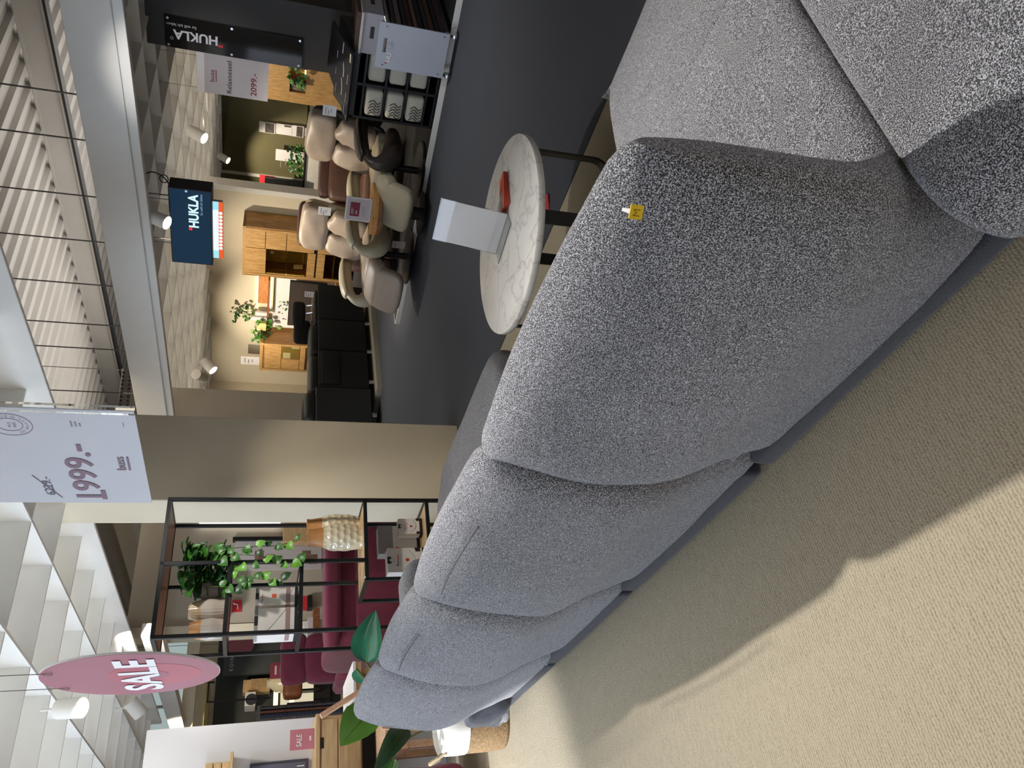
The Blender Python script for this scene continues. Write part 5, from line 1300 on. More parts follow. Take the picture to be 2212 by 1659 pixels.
oc_ = thing('small_oak_cabinet', 'lower oak cabinet with one small glass pane, left on the cream wall', 'cabinet', 'AB', (11.4, 11.9, 0))
z_ = 1.635; oa0, oa1 = 11.075, 11.84; ob = 12.0
k0 = onB(562, 740, ob); k1 = onB(561, 797.5, ob); ks = onB(565, 697, 12.48)
oa0, oa1, z_ = k0[0], k1[0], k0[2]
bx(oc_, 'body', OAKST, (oa0, ob, 0.05), (oa1, 12.49, z_)); bx(oc_, 'top', OAK, (oa0 - 0.01, ob - 0.02, z_ - 0.06), (oa1 + 0.01, 12.49, z_))
for a in (oa0, oa1 - 0.05): bx(oc_, 'stile', OAKV, (a, ob - 0.02, 0.05), (a + 0.05, ob, z_ - 0.06))
def zz2(x): return onB(x, 770, ob)[2]
bx(oc_, 'door_panel', OAKV, (oa0 + 0.055, ob - 0.014, zz2(607)), (oa1 - 0.055, ob, zz2(572)), 0.002, 1)
bx(oc_, 'door_panel', OAKV, (oa0 + 0.40, ob - 0.014, zz2(647)), (oa1 - 0.055, ob, zz2(608)), 0.002, 1)
bx(oc_, 'door_panel', OAKV, (oa0 + 0.055, ob - 0.014, zz2(659)), (oa1 - 0.055, ob, zz2(648)), 0.002, 1)
bx(oc_, 'handle_groove', plain('groove_dark', C(60, 36, 18), 0.7), (oa0 + 0.06, ob - 0.012, zz2(664)), (oa1 - 0.06, ob, zz2(660)))
bx(oc_, 'door_panel', OAKV, (oa0 + 0.055, ob - 0.014, 0.1), (oa1 - 0.055, ob, zz2(665)), 0.002, 1)
bx(oc_, 'glass_pane', plain('pane_olive', C(118, 98, 44), 0.15, coat=0.4), (oa0 + 0.06, ob - 0.012, zz2(646)), (oa0 + 0.39, ob - 0.004, zz2(609)))
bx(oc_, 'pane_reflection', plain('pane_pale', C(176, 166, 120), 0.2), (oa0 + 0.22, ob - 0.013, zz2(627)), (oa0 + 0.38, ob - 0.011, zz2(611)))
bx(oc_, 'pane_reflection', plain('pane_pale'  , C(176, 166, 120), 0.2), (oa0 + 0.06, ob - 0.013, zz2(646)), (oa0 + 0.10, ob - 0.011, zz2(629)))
tagcard('white price card standing on the small oak cabinet', 'AB', (11.42, 12.1, z_ + 0.185), 0.22, 0.36, lines=3)

ws = thing('wall_shelf', 'wall shelf of oak with warm light strips between the oak cabinets', 'shelf', 'AB', (9.9, 12.3, 1.3))
w0, w1 = onB(582, 600, 12.3), onB(582, 681, 12.3)
bx(ws, 'board', WALN, (w0[0], 12.22, w0[2] - 0.02), (w1[0], 12.5, w0[2] + 0.015), 0.002, 1)
bx(ws, 'back_board', wood('orange_oak', C(176, 110, 56), C(214, 152, 92), (3, 18, 18)), (w0[0], 12.44, w0[2] + 0.015), (w0[0] + 0.75, 12.5, w0[2] + 0.20))
LED = emit('shelf_led', (1.0, 0.85, 0.5, 1), 5.0)
bx(ws, 'light_strip', LED, (w0[0], 12.47, w0[2] + 0.202), (w0[0] + 0.9, 12.495, w0[2] + 0.215)); bx(ws, 'light_strip', LED, (w0[0], 12.45, w0[2] - 0.05), (w1[0] - 0.05, 12.49, w0[2] - 0.035))
for k, (aa, hh, rr2) in enumerate(((0.93, 0.22, 0.05), (1.06, 0.30, 0.045))):
    single(MB().lathe((w0[0] + aa, 12.34, w0[2] + 0.016), [(rr2 * 0.9, 0), (rr2, 0.02), (rr2, hh * 0.9), (rr2 * 0.8, hh), (rr2 * 0.7, hh - 0.01)], 18), 'white_vase', WPAP, ('short white vase with a flower bunch on the wall shelf', 'tall white vase beside the ivy on the wall shelf')[k], 'vase', 'AB', (w0[0] + aa, 12.34, w0[2] + 0.016), 'white vases on the wall shelf')
single(MB().box((w0[0] + 1.14, 12.28, w0[2] + 0.016), (w0[0] + 1.34, 12.42, w0[2] + 0.20), 0.01, 1), 'yellow_planter', plain('cream_planter', C(232, 204, 140), 0.6), 'cream square planter at the left end of the wall shelf', 'planter', 'AB', (w0[0] + 1.24, 12.35, w0[2] + 0.016))
def bush(label, fr, c, rx, rz_, n, size, mats, seed, hang=0.0, name='green_plant', cat='plant'):
    o = thing(name, label, cat, fr, c); r_ = random.Random(seed)
    MB().tube([c, Vector(c) + Vector((0, 0, rz_ * 0.7))], 0.006, 5).build('stem', STEM, o)
    for k in range(n):
        a = r_.uniform(0, 2 * pi); q = r_.uniform(0.1, 1.0) ** 0.6
        p = Vector(c) + Vector((rx * q * cos(a), rx * 0.6 * q * sin(a), rz_ * r_.uniform(0.0, 1.0) - hang * r_.uniform(0, 1) * (1 if k % 2 else 0.2)))
        ivy_leaf(o, p, Vector((cos(a), -0.3, r_.uniform(-1, 0.6))), Vector((r_.uniform(-0.4, 0.4), -0.8, 0.6)), size * r_.uniform(0.7, 1.3), r_.choice(mats), (fr, c))
    return o
bush('flower bunch in the short white vase on the wall shelf', 'AB', (w0[0] + 0.95, 12.32, w0[2] + 0.25), 0.20, 0.42, 42, 0.06, (0, 1, 1), 3)
bush('green ivy spilling over the left end of the wall shelf', 'AB', (w0[0] + 1.30, 12.30, w0[2] + 0.02), 0.30, 0.26, 80, 0.075, (0, 0, 2), 4, hang=0.35)
mp = thing('media_panel', 'white wall panel under the wall shelf', 'panel', 'AB', (10.0, 12.44, 0.7))
bx(mp, 'panel', WPAP, (onB(600, 599, 12.44)[0], 12.42, 0.3), (onB(600, 705, 12.44)[0], 12.495, onB(590, 650, 12.44)[2]))
fp = thing('floral_print', 'branch with small flowers printed on the white wall panel', 'picture', 'AB', (10.4, 12.41, 1.0)); rgf = random.Random(9)
for k in range(26):
    q = onB(600 + rgf.uniform(0, 24), rgf.uniform(652, 692), 12.41)
    MB().cyl((q[0], 12.413, q[2]), (q[0], 12.418, q[2]), rgf.uniform(0.012, 0.028), seg=7).build('blossom', (INKM, GRNL, INKG)[k % 3], fp)
tv2 = thing('television', 'dark flat television on the white wall panel behind the black sofa', 'television', 'AB', (10.2, 12.2, 0.5))
v0, v1 = onB(627, 608, 12.2), onB(622, 703, 12.2)
MB().box((v0[0], 12.2, 0.45), (v1[0], 12.26, v0[2]), 0.006, 1).build('case', BLACK, tv2); bx(tv2, 'screen', plain('screen_grey', C(62, 54, 50), 0.25), (v0[0] + 0.015, 12.196, 0.5), (v1[0] - 0.015, 12.2, v0[2] - 0.015))
bx(tv2, 'stand', BLACK, ((v0[0] + v1[0]) / 2 - 0.2, 12.2, 0.30), ((v0[0] + v1[0]) / 2 + 0.2, 12.4, 0.46))
sw = thing('lowboard', 'oak lowboard under the dark television', 'cabinet', 'AB', (10.2, 12.2, 0)); bx(sw, 'body', OAK, (9.3, 12.05, 0.05), (11.0, 12.48, 0.30), 0.004, 1); bx(sw, 'door', OAKV, (9.32, 12.035, 0.07), (10.1, 12.05, 0.28)); bx(sw, 'door', OAKV, (10.12, 12.035, 0.07), (10.98, 12.05, 0.28))

# ------------------------------------------------------------------ olive room: rack, poster, screen, cabinet
oB = 15.44
rk = thing('magazine_rack', 'wall rack with three stacked magazines on the olive wall', 'rack', 'AB', (7.6, 15.4, 0.8))
r0_, r1_ = onB(560, 261, oB), onB(655, 296, oB)
bx(rk, 'rail', WHITE, (r0_[0] + 0.02, 15.46, onB(660, 280, oB)[2] - 0.1), (r1_[0] - 0.02, 15.49, r0_[2]))
for k, (x0, x1) in enumerate(((560, 594), (597, 630), (632, 655))):
    a, b = onB(x0, 262 + 4 * k, oB), onB(x1, 289 + 4 * k, oB)
    o = thing('magazine', ['top magazine with a dark photo in the wall rack on the olive wall', 'middle magazine with a white cover in the wall rack on the olive wall', 'lowest magazine in the wall rack on the olive wall'][k], 'magazine', 'AB', ((a[0] + b[0]) / 2, oB, b[2]), 'magazines on the olive wall')
    bx(o, 'cover', WPAP, (a[0], oB - 0.01, b[2]), (b[0], oB + 0.012, a[2]))
    h = a[2] - b[2]
    bx(o, 'photo', plain('mag_photo', C(84, 76, 70), 0.5, var=0.6, vscale=14), (a[0] + 0.01, oB - 0.013, b[2] + 0.02), (b[0] - (0.01 if k != 1 else 0.18), oB - 0.01, b[2] + h * (0.62 if k != 1 else 0.5)))
p0, p1 = onB(596, 321, 15.3), onB(655, 353, 15.3)
ps = thing('poster', 'white poster with faint lines beside the plants on the olive wall', 'poster', 'AB', ((p0[0] + p1[0]) / 2, 15.3, p1[2]))
bx(ps, 'sheet', WPAP, (p0[0], 15.29, p1[2]), (p1[0], 15.3, p0[2]))
for k in range(4): bx(ps, 'print_line', INKG, (p0[0] + 0.06 + 0.07 * k, 15.288, p1[2] + 0.15 + 0.1 * k), (p0[0] + 0.2 + 0.07 * k, 15.29, p1[2] + 0.165 + 0.1 * k))
sbq = thing('white_sideboard', 'low white sideboard along the olive wall', 'cabinet', 'AB', (8.2, 14.9, 0)); zt2 = onB(658, 340, 14.9)[2]
bx(sbq, 'body', WHITE, (7.2, 14.8, 0.05), (9.2, 15.25, zt2 - 0.03)); bx(sbq, 'top', BLACK, (7.2, 14.78, zt2 - 0.03), (9.2, 15.25, zt2))
for x, y, sd, lb in ((645, 332, 3, 'small green plant in front of the white poster'), (645, 362, 6, 'small green plant between the poster and the black screen')):
    c_ = onB(655, y, 15.0); bush(lb, 'AB', (c_[0], 15.0, zt2 + 0.005), 0.17, 0.30, 34, 0.075, (0, 0, 1), sd)
d0, d1 = onB(572, 383, 14.7), onB(655, 417, 14.7)
ds = thing('display_screen', 'black flat screen with a red panel edge before the olive wall', 'television', 'AB', ((d0[0] + d1[0]) / 2, 14.7, zt2))
MB().box((d0[0], 14.7, zt2 + 0.0), (d1[0] + 0.1, 14.76, d0[2]), 0.004, 1).build('case', BLACK, ds)
rd = onB(560, 400, 14.74); bx(ds, 'red_panel', RED, (d0[0], 14.765, d0[2] - 0.2), (d1[0] + 0.1, 14.78, rd[2]))
oB2 = 13.4
rc_ = thing('oak_wall_unit', 'oak wall unit with a lit niche behind the armchair price sign', 'cabinet', 'AB', (6.3, 13.4, 0))
n0, n1 = onB(575, 120, oB2), onB(660, 226, oB2); nz0, nz1 = onB(662, 165, oB2)[2], onB(627, 165, oB2)[2]; na0, na1 = onB(640, 148, oB2)[0], onB(640, 200, oB2)[0]
bx(rc_, 'upper_panel', OAKV, (n0[0] - 0.5, oB2, nz1), (n1[0], oB2 + 0.4, 2.1), 0.002, 1); bx(rc_, 'side_panel', OAKV, (na1, oB2, 0), (n1[0], oB2 + 0.4, nz1)); bx(rc_, 'side_panel', OAKV, (n0[0] - 0.5, oB2, 0), (na0, oB2 + 0.4, nz1))
bx(rc_, 'lower_panel', OAKV, (na0, oB2, 0), (na1, oB2 + 0.4, nz0)); bx(rc_, 'niche_back', OAK, (na0, oB2 + 0.36, nz0), (na1, oB2 + 0.4, nz1)); bx(rc_, 'niche_light', LED, (na0 + 0.03, oB2 + 0.30, nz0 + 0.005), (na1 - 0.2, oB2 + 0.34, nz0 + 0.02))
for k in range(5):
    aa = na0 + 0.22 + 0.05 * k; single(MB().box((aa, oB2 + 0.08, nz0 + 0.002), (aa + 0.042, oB2 + 0.26, nz0 + 0.26 - 0.015 * (k % 3))), 'book', (INKR, GREYL, INKM, TANST, BEECH)[k], ['burgundy book in the lit oak niche', 'grey book in the lit oak niche', 'mauve book in the lit oak niche', 'tan book in the lit oak niche', 'pink book in the lit oak niche'][k], 'book', 'AB', (aa, oB2 + 0.17, nz0 + 0.002), 'books in the oak niche')
bush('green plant in the lit niche of the oak wall unit', 'AB', (na0 + 0.12, oB2 - 0.02, nz0 + 0.02), 0.2, 0.30, 46, 0.07, (0, 0, 1), 8)

# right edge: bits seen past the pylon
e_ = onB(640, 5, 11.0)
sm = thing('dark_sofa', 'dark blue-grey sofa seen past the right side of the black pylon', 'sofa', 'AB', (e_[0], 10.5, 0))
MB().cushion((e_[0] - 1.6, 10.4, 0.1), (e_[0] + 0.15, 11.3, 0.55), 7, 8).build('seat', plain('slate_fabric', C(58, 64, 72), 0.9), sm, smooth=60); MB().cushion((e_[0] - 1.6, 11.0, 0.3), (e_[0] + 0.12, 11.4, 1.15), 6, 8).build('back', plain('slate_fabric', C(58, 64, 72), 0.9), sm, smooth=60)
# ------------------------------------------------------------------ burgundy seats behind the shelf
p0, p1 = onS(700, 1190, 6.4), onS(700, 1392, 6.4)
bf = thing('burgundy_sofa', 'burgundy velvet sofa behind the open shelf, its rounded back towards the shelf', 'sofa', 'D', (6.8, 2.4, 0))
zt3 = p0[2]
MB().box((6.40, p1[1], 0.08), (6.62, 3.25, zt3 - 0.05), 0.03, 3).build('back_panel', BURG, bf, smooth=60)
MB().cushion((6.32, p1[1] - 0.02, zt3 - 0.14), (6.66, 3.27, zt3), 5, 9).build('top_roll', BURG, bf, smooth=70)
MB().box((6.36, p1[1] + 0.02, 0.10), (6.42, 3.2, zt3 - 0.26), 0.02, 2).build('back_lower_panel', BURG, bf, smooth=60)
MB().cushion((6.55, p1[1] + 0.1, 0.12), (7.35, 3.2, 0.47), 7, 8).build('seat', BURG, bf, smooth=60)
MB().cushion((6.36, p1[1] - 0.02, 0.10), (7.3, p1[1] + 0.16, zt3 - 0.03), 5, 8).build('armrest', BURG, bf, smooth=70)
def red_chair(label, s, t0, t1, zt, zseam, group):
    o = thing('burgundy_recliner', label, 'armchair', 'D', (s, (t0 + t1) / 2, 0), group)
    MB().cushion((s, t0, zseam + 0.005), (s + 0.16, t1, zt), 5.5, 8, wr=0.02).build('head_cushion', BURG, o, smooth=70)
    MB().cushion((s - 0.02, t0 + 0.01, 0.40), (s + 0.18, t1 - 0.01, zseam + 0.02), 6, 8, bulge=0.02).build('back_cushion', BURG, o, smooth=70)
    MB().cushion((s - 0.62, t0, 0.22), (s + 0.1, t1, 0.46), 6, 8).build('seat', BURG, o, smooth=70)
    for q in (t0 - 0.15, t1 + 0.01): MB().cushion((s - 0.60, q, 0.15), (s + 0.05, q + 0.14, 0.66), 4.5, 8, wr=0.03).build('armrest', BURG, o, smooth=70)
    for ds in (-0.5, 0.05):
        for q in (t0 + 0.05, t1 - 0.05): MB().cyl((s + ds, q, 0), (s + ds, q, 0.2), 0.018, 0.024, 10).build('leg', BLKMET, o)
    return o
a, b = onS(605, 1478, 8.2), onS(605, 1378, 8.2); zs = onS(663, 1430, 8.2)[2]
red_chair('burgundy velvet recliner with a tall two-part back, between the shelf and the rugs', 8.2, a[1], b[1] + 0.05, a[2], zs, 'burgundy recliners')
# the nearer one is cut by the frame at the lower left
rc2 = thing('burgundy_armchair', 'burgundy velvet armchair at the picture edge in front of the oak sideboard', 'armchair', 'D', (5.35, 0.55, 0))
q0 = onS(985, 1602, 5.15)
MB().cushion((5.05, 0.10, 0.10), (5.75, 0.66, 0.52), 7, 8).build('seat', BURG, rc2, smooth=70)
MB().cushion((5.02, 0.66, 0.12), (5.75, 0.80, 0.62), 5, 8, wr=0.02).build('armrest', BURG, rc2, smooth=70)
MB().cushion((5.55, 0.15, 0.3), (5.78, 0.80, 0.86), 5, 8, wr=0.02).build('backrest', BURG, rc2, smooth=70)
MB().cushion((5.45, 0.70, 0.42), (5.76, 0.88, 0.80), 4, 8, wr=0.03).build('wing', BURG, rc2, smooth=70)
for ds, q in ((5.1, 0.72), (5.1, 0.2), (5.7, 0.72), (5.7, 0.2)): MB().cyl((ds, q, 0), (ds, q, 0.12), 0.015, 0.02, 10).build('leg', BEECH, rc2)

# ------------------------------------------------------------------ oak sideboard with its placard, shelf and picture
s_ = 5.82; a = onS(682, 1548, s_); b = onS(781, 1553, s_)
sd = thing('oak_sideboard', 'oak sideboard with drawers and dark recessed grips against the white partition', 'sideboard', 'D', (5.9, 0.7, 0))
zt4, zb4 = a[2], b[2]; tE = a[1]
bx(sd, 'body', LOAK, (s_, 0.0, zb4), (6.2, tE, zt4 - 0.03), 0.003, 1); bx(sd, 'top', LOAK, (s_ - 0.02, -0.02, zt4 - 0.03), (6.2, tE + 0.015, zt4), 0.004, 1)
zm = onS(730, 1600, s_)[2]
for k in range(2):
    t0, t1 = tE - 0.02 - 0.62 * (k + 1), tE - 0.02 - 0.62 * k
    for z0, z1 in ((zm + 0.004, zt4 - 0.04), (zb4 + 0.01, zm - 0.004)):
        d_ = bx(sd, 'drawer', LOAK, (s_ - 0.014, t0 + 0.005, z0), (s_ + 0.002, t1 - 0.005, z1), 0.002, 1)
        if z0 > zm - 0.01:
            g_ = onS(696, 1605, s_ - 0.014); tt = g_[1] - 0.62 * k
            bx(sd, 'grip', BLACK, (s_ - 0.0155, tt - 0.035, g_[2] - 0.011), (s_ - 0.012, tt + 0.035, g_[2] + 0.011))
for t in (0.06, tE - 0.06):
    for s2 in (s_ + 0.05, 6.12): bx(sd, 'leg', LOAK, (s2 - 0.025, t - 0.025, 0), (s2 + 0.025, t + 0.025, zb4))
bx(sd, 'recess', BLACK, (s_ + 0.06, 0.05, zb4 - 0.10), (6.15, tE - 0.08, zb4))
a, b = onS(627, 1577, 5.95), onS(679, 1617, 5.95)
pc = thing('sale_placard', 'dusky red SALE placard in a clear stand on the oak sideboard', 'sign', 'D', (5.95, (a[1] + b[1]) / 2, zt4))
bx(pc, 'sheet', plain('placard_red', C(196, 120, 132), 0.5, var=0.1, vscale=4), (5.95, b[1], zt4 + 0.002), (5.953, a[1], a[2]))
bx(pc, 'foot', GLASS, (5.91, b[1], zt4 + 0.0005), (6.0, a[1], zt4 + 0.003))
lettering(pc, 'SALE', (5.9485, b[1] + 0.02, zt4 + 0.52 * (a[2] - zt4)), (0, 1, 0), UPZ, WPAP, width=0.6 * (a[1] - b[1]), height=0.22 * (a[2] - zt4), bold=0.02)
bx(pc, 'print_line', WPAP, (5.9485, b[1] + 0.055, zt4 + 0.02), (5.95, b[1] + 0.085, zt4 + 0.032))
a = onS(458, 1652, 6.1)
w2 = thing('small_wall_shelf', 'small light oak wall shelf on the white partition at the picture edge', 'shelf', 'D', (6.1, 0.95, 1.6))
z0 = onS(500, 1645, 6.1)[2]; z1 = onS(455, 1645, 6.1)[2]; tq = onS(500, 1630, 6.1)[1]
bx(w2, 'board', LOAK, (6.0, 0.5, z0 - 0.012), (6.2, tq, z0 + 0.008), 0.002, 1)
for k in range(3): bx(w2, 'back_slat', LOAK, (6.17, 0.5, z0 + 0.012 + k * 0.055), (6.2, tq - 0.03, z0 + 0.062 + k * 0.055), 0.002, 1)
a, b = onS(540, 1648, 6.15), onS(667, 1640, 6.15)
pf_ = thing('wall_picture', 'dark framed picture on the white partition above the sideboard', 'picture', 'D', (6.17, 0.8, 1.1))
bx(pf_, 'frame', plain('frame_slate', C(72, 70, 82), 0.5), (6.17, 0.1, b[2]), (6.2, a[1], a[2]), 0.003, 1); bx(pf_, 'print', plain('print_slate', C(92, 90, 104), 0.6, var=0.2, vscale=5), (6.165, 0.12, b[2] + 0.02), (6.17, a[1] - 0.02, a[2] - 0.02))
lettering(pf_, 'l', (6.164, a[1] - 0.05, b[2] + 0.03), (0, 1, 0), UPZ, WPAP, height=0.05)

# ------------------------------------------------------------------ light wooden lounge table and wooden frames behind the sofa end
lt = thing('lounge_table', 'light wooden coffee table with a white top and slanted side boards', 'table', 'D', (5.9, 1.75, 0))
a = onS(762, 1505, 5.75); b = onS(762, 1440, 5.75)
bx(lt, 'tabletop', WPAP, (5.72, a[1] - 0.02, a[2] - 0.025), (6.4, b[1] + 0.03, a[2]), 0.004, 1); bx(lt, 'top_edge', LOAK, (5.73, a[1] - 0.015, a[2] - 0.06), (6.39, b[1] + 0.025, a[2] - 0.025))
e0 = Vector(onS(693, 1547, 5.55)); e1 = Vector(onS(768, 1500, 5.55))
MB().bar([e0, e1, e1 + (e1 - e0) * 0.6], 0.05, 0.03, (1, 0, 0)).build('side_board', BEECH, lt)
for ds in (5.78, 6.34):
    for q in (a[1] + 0.03, b[1] - 0.03): bx(lt, 'leg', LOAK, (ds - 0.02, q - 0.02, 0), (ds + 0.02, q + 0.02, a[2] - 0.06))
cf = thing('wooden_bench', 'pinkish beech bench frame behind the plant leaves', 'bench', 'D', (5.2, 1.1, 0))
a = onS(800, 1600, 5.2); b = onS(905, 1500, 5.2); c_ = onS(880, 1590, 5.2)
bx(cf, 'seat_board', BEECH, (5.2, 0.92, c_[2] + 0.0), (5.6, 1.55, c_[2] + 0.14), 0.004, 1)
for q in (0.95, 1.5):
    for ds in (5.24, 5.56): bx(cf, 'leg', BEECH, (ds - 0.022, q - 0.022, 0), (ds + 0.022, q + 0.022, c_[2]))
MB().bar([(5.18, 1.06, c_[2] + 0.16), (5.18, 1.02, c_[2] - 0.08)], 0.03, 0.03, (1, 0, 0)).build('brace', BEECH, cf)

# ------------------------------------------------------------------ far left shop: rugs, dark wall shelves, lit unit
rgn = random.Random(2)
RUGC = [C(46, 48, 66), C(70, 62, 62), C(34, 34, 40), C(104, 62, 44), C(120, 112, 104), C(40, 44, 60), C(88, 76, 70)]
for k in range(7):
    a = onS(562, 1528 + 4.2 * k, 9.0); b = onS(700, 1528 + 4.2 * k, 9.0)
    o = thing('hanging_rug', ['dark blue hanging rug, rightmost of the rug row beside the white partition', 'grey-brown hanging rug, second from the right of the rug row', 'black hanging rug, third from the right of the rug row', 'rust hanging rug in the middle of the rug row',
         'pale grey hanging rug, third from the left of the rug row', 'slate hanging rug, second from the left of the rug row', 'taupe hanging rug, leftmost of the rug row beside the white partition'][k], 'rug', 'D', (9.0, a[1], 0.1), 'rugs hanging in a row')
    bx(o, 'rug', plain('rug_%d' % k, RUGC[k], 0.95, var=0.5, vscale=30), (9.0 - 0.05 * (k % 2), a[1] - 0.012, 0.08), (10.0, a[1] + 0.010, a[2]), 0.004, 1)
    bx(o, 'clamp_bar', STEEL, (8.96, a[1] - 0.008, a[2]), (10.0, a[1] + 0.008, a[2] + 0.03))
dk = 13.9
a, b = onS(487, 1462, dk - 0.02), onS(487, 1400, dk - 0.02)
pn2 = thing('wall_sign_panel', 'dark slate wall panel with small pale capitals, left of the burgundy recliner', 'sign', 'D', (13.7, 3.6, 0.2))
pa, pb = onS(560, 1455, 13.7), onS(560, 1352, 13.7)
bx(pn2, 'panel', plain('slate_panel', C(72, 76, 76), 0.7, var=0.05), (13.7, pa[1], 0.2), (13.78, pb[1] + 0.3, onS(484, 1420, 13.7)[2]))
la, lb_ = onS(503, 1449, 13.69), onS(500, 1408, 13.69)
lettering(pn2, 'KOINOR', (13.693, la[1], la[2]), (0, 1, 0), UPZ, LTXT, width=lb_[1] - la[1] + 0.05, height=0.055, spacing=1.5)
ra = onS(520, 1395, 13.6); 
rs = thing('round_sign', 'small round dusky red sign before the dark slate panel', 'sign', 'D', (13.6, ra[1], ra[2]))
MB().cyl((13.6, ra[1] + 0.05, ra[2]), (13.62, ra[1] + 0.05, ra[2]), 0.22, seg=32).build('disc', SREDS[0], rs); MB().cyl((13.6, ra[1] + 0.05, ra[2] + 0.21), (13.6, ra[1] + 0.05, 4.4), 0.004, seg=6).build('cord', STEEL, rs)
# shelf unit with a slatted box, books, carafe
a, b = onS(524, 1487, 13.5), onS(585, 1456, 13.5)
sl_ = thing('slatted_wall_box', 'pale slatted wooden box on the dark shop wall', 'shelf', 'D', (13.7, (a[1] + b[1]) / 2, b[2]))
bx(sl_, 'box', LOAK, (13.75, a[1], b[2]), (13.98, b[1], a[2]), 0.004, 1)
n_ = 10; hh = (a[2] - 0.12 - b[2]) 
for k in range(n_):
    tt = a[1] + (b[1] - a[1]) * (k + 0.15) / n_; bx(sl_, 'slat', LOAK, (13.71, tt, b[2] + 0.01), (13.75, tt + (b[1] - a[1]) / n_ * 0.6, b[2] + hh))
a, b = onS(528, 1522, 13.5), onS(553, 1490, 13.5)
wbx = thing('wall_box', 'pale wall box with a dark round print left of the slatted box', 'shelf', 'D', (13.6, (a[1] + b[1]) / 2, b[2])); bx(wbx, 'box', LINEN, (13.6, a[1], b[2]), (13.98, b[1], a[2]), 0.004, 1)
MB().cyl((13.596, b[1] - 0.12, a[2] - 0.1), (13.6, b[1] - 0.12, a[2] - 0.1), 0.09, seg=20).build('round_print', INK, wbx)
lit = thing('lit_shelf_unit', 'warmly lit shelf unit with brown pieces far behind the burgundy recliner', 'shelf', 'D', (13.4, 2.9, 0))
a, b = onS(592, 1528, 13.4), onS(680, 1470, 13.4); WL = emit('warm_shelf_light', (1.0, 0.82, 0.42, 1), 2.2); WLP = emit('warm_panel_light', (1.0, 0.88, 0.62, 1), 0.7)
bx(lit, 'carcase', BLACK, (13.7, a[1], 0.2), (13.9, b[1] + 0.1, a[2])); bx(lit, 'lit_back', WLP, (13.66, a[1] + 0.05, b[2]), (13.69, b[1] + 0.05, a[2] - 0.1))
for z in (a[2] - 0.06, (a[2] + b[2]) / 2): bx(lit, 'light_strip', WL, (13.60, a[1] + 0.05, z), (13.64, b[1] + 0.05, z + 0.07))
for k in range(3): bx(lit, 'upright', BLACK, (13.5, a[1] + 0.05 + k * 0.2, b[2] - 0.1), (13.66, a[1] + 0.08 + k * 0.2, a[2] - 0.2))
for k, (tt, zz_, w) in enumerate(((a[1] + 0.1, b[2] + 0.2, 0.3), (a[1] + 0.35, b[2] + 0.12, 0.25))):
    MB().cushion((13.2, tt, zz_), (13.5, tt + w, zz_ + 0.30), 5, 7).build('brown_piece', plain('cognac_leather', C(112, 62, 28), 0.55, var=0.2), lit, smooth=70)
a = onS(588, 1470, 13.3)
single(MB().lathe((13.45, a[1], a[2] - 0.28), [(0.12, 0), (0.17, 0.06), (0.15, 0.22), (0.07, 0.32), (0.08, 0.36)], 20), 'pale_jug', CERAM, 'pale yellow jug on the lit shelf unit', 'jug', 'D', (13.45, a[1], a[2] - 0.28))
a = onS(592, 1448, 13.2); sn = thing('small_red_sign', 'small dark red sign behind the burgundy recliner', 'sign', 'D', (13.2, a[1], a[2])); bx(sn, 'sheet', INKR, (13.2, a[1] - 0.13, a[2] - 0.14), (13.21, a[1] + 0.12, a[2] + 0.06)); bx(sn, 'print_line', GPAP, (13.197, a[1] - 0.07, a[2] - 0.04), (13.2, a[1] + 0.07, a[2] - 0.01))

# beams and pale ceiling strips over the far left shop
YC = plain('cream_ceiling', C(206, 190, 142), 0.7)
struct(MB().box((12.6, 0.0, 2.08), (14.0, 3.6, 2.14)), 'trim_11', YC, 'D', (12.6, 0, 2.08), label='pale yellow ceiling strip over the far left shop')
struct(MB().box((12.2, 0.5, 2.20), (12.35, 5.6, 2.37)), 'trim_12', CREAM, 'D', (12.2, 0.5, 2.20), label='cream beam over the far left shop')
struct(MB().box((8.0, 2.62, 2.28), (13.8, 2.74, 2.46)), 'trim_13', WHITE, 'D', (8, 2.62, 2.3), label='white rail towards the far left shop')
tkl = thing('track_frame', 'thin black square light frame hanging over the far left shop', 'light frame', 'D', (11.0, 2.0, 1.9))
a, b = onS(446, 1518, 11.0), onS(490, 1470, 11.0)
for lo, hi in (((11.0, a[1], 1.2), (11.02, a[1] + 0.02, a[2])), ((11.0, a[1], a[2] - 0.02), (11.02, b[1], a[2])), ((11.0, b[1] - 0.02, 1.9), (11.02, b[1], a[2]))): bx(tkl, 'bar', BLKMET, lo, hi)
MB().cyl((11.01, b[1] - 0.01, a[2]), (11.01, b[1] - 0.01, 2.62), 0.004, seg=6).build('hanger', BLKMET, tkl)

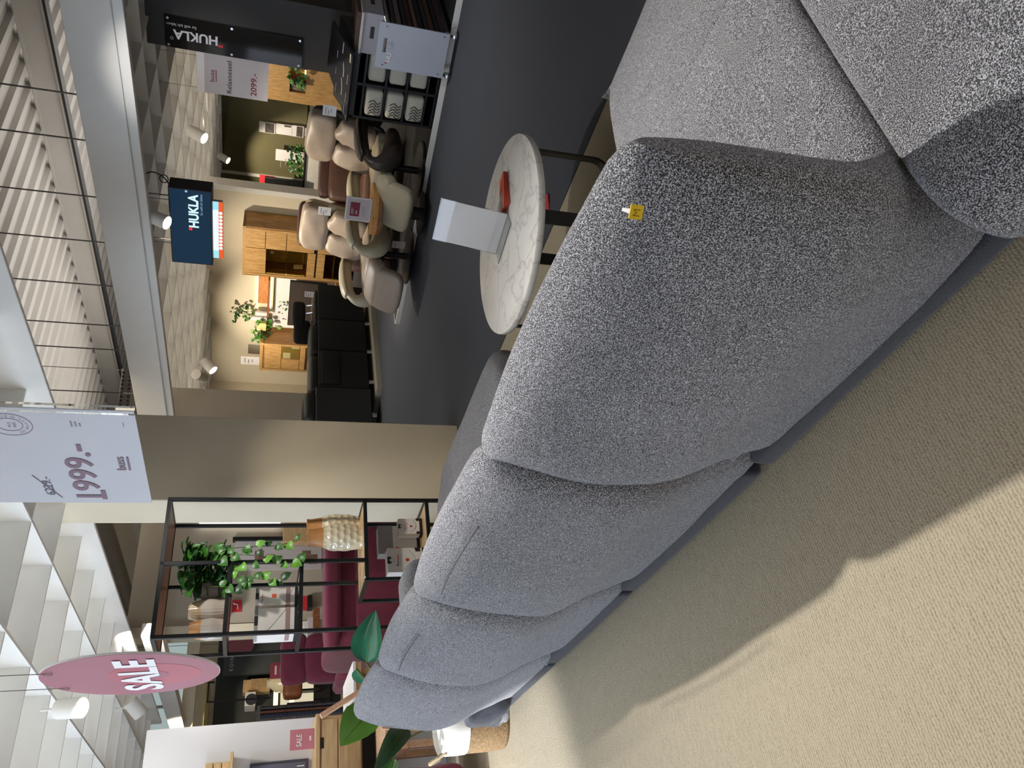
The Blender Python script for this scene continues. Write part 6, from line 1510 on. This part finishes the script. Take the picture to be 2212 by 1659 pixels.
# ------------------------------------------------------------------ on the greige partition seen through the shelf
gs = 8.98
a, b = onS(500, 1322, gs), onS(522, 1296, gs)
fs = thing('fire_sign', 'small red fire safety sign on the greige partition, seen through the shelf', 'sign', 'D', (gs, (a[1] + b[1]) / 2, b[2])); bx(fs, 'plate', RED, (gs, a[1], b[2]), (gs + 0.01, b[1], a[2]))
MB().bar(catmull([(gs - 0.002, a[1] + 0.03, b[2] + 0.04), (gs - 0.002, a[1] + 0.08, b[2] + 0.04), (gs - 0.002, a[1] + 0.09, b[2] + 0.08), (gs - 0.002, b[1] - 0.03, a[2] - 0.02)], 4), 0.004, 0.012, (1, 0, 0)).build('symbol', WPAP, fs)
a, b = onS(648, 1312, gs - 0.1), onS(671, 1287, gs - 0.1)
fx = thing('fire_extinguisher', 'red extinguisher box low on the greige partition, seen through the shelf', 'extinguisher', 'D', (gs - 0.1, (a[1] + b[1]) / 2, b[2])); bx(fx, 'box', RED, (gs - 0.1, a[1], b[2] + 0.03), (gs + 0.02, b[1], a[2]), 0.005, 1); bx(fx, 'base', BLACK, (gs - 0.11, a[1] - 0.005, b[2] - 0.02), (gs + 0.02, b[1] + 0.005, b[2] + 0.03))
a, b = onS(504, 1232, gs), onS(695, 1165, gs)
bd = thing('photo_board', 'black framed board of pale photo prints on the greige partition', 'picture', 'D', (gs, (a[1] + b[1]) / 2, b[2]))
bx(bd, 'board', GPAP, (gs - 0.01, a[1], b[2]), (gs + 0.02, b[1], a[2])); bx(bd, 'frame_edge', BLACK, (gs - 0.05, b[1] - 0.02, onS(655, 1165, gs)[2]), (gs + 0.02, b[1] + 0.02, a[2] + 0.03))
for k, x in enumerate((560, 585, 662, 676)):
    q = onS(x, 1200 + (k % 2) * 8, gs - 0.01); bx(bd, 'photo', plain('photo_warm', C(128, 98, 82), 0.5, var=0.5, vscale=16), (gs - 0.013, q[1] - 0.06, q[2] - 0.05), (gs - 0.01, q[1] + 0.06, q[2] + 0.05))
a = onS(612, 1126, gs); bo2 = onS(655, 1180, gs)
ob2 = thing('oak_wall_board', 'oak board leaning on the greige partition under its glowing edge light', 'panel', 'D', (8.8, a[1], 0.9)); bx(ob2, 'board', LOAK, (8.85, bo2[1], bo2[2] - 0.2), (8.95, a[1] + 0.15, a[2]), 0.004, 1)
gl = onS(430, 1127, 8.9); gl2 = onS(606, 1127, 8.9)
lb2 = thing('light_bar', 'upright white light bar on the greige partition, right of the ivy', 'light bar', 'D', (8.95, gl[1], gl2[2])); bx(lb2, 'tube', emit('light_bar', (1, 0.95, 0.86, 1), 3.0), (8.93, gl[1] - 0.015, gl2[2]), (8.97, gl[1] + 0.02, gl[2]))
a = onS(665, 1340, 8.6)
bb2 = thing('book_pile', 'small pile of papers on a dark ledge beside the greige partition', 'papers', 'D', (8.6, a[1], a[2] - 0.05))
bx(bb2, 'ledge', WALN, (8.5, a[1] - 0.25, a[2] - 0.12), (8.9, a[1] + 0.1, a[2] - 0.05)); bx(bb2, 'papers', GPAP, (8.55, a[1] - 0.2, a[2] - 0.05), (8.8, a[1] + 0.02, a[2] + 0.0)); bx(bb2, 'papers', LINEN, (8.56, a[1] - 0.12, a[2] + 0.0), (8.75, a[1] - 0.02, a[2] + 0.04)); bx(bb2, 'leg', WALN, (8.6, a[1] - 0.2, 0), (8.65, a[1] - 0.15, a[2] - 0.12))
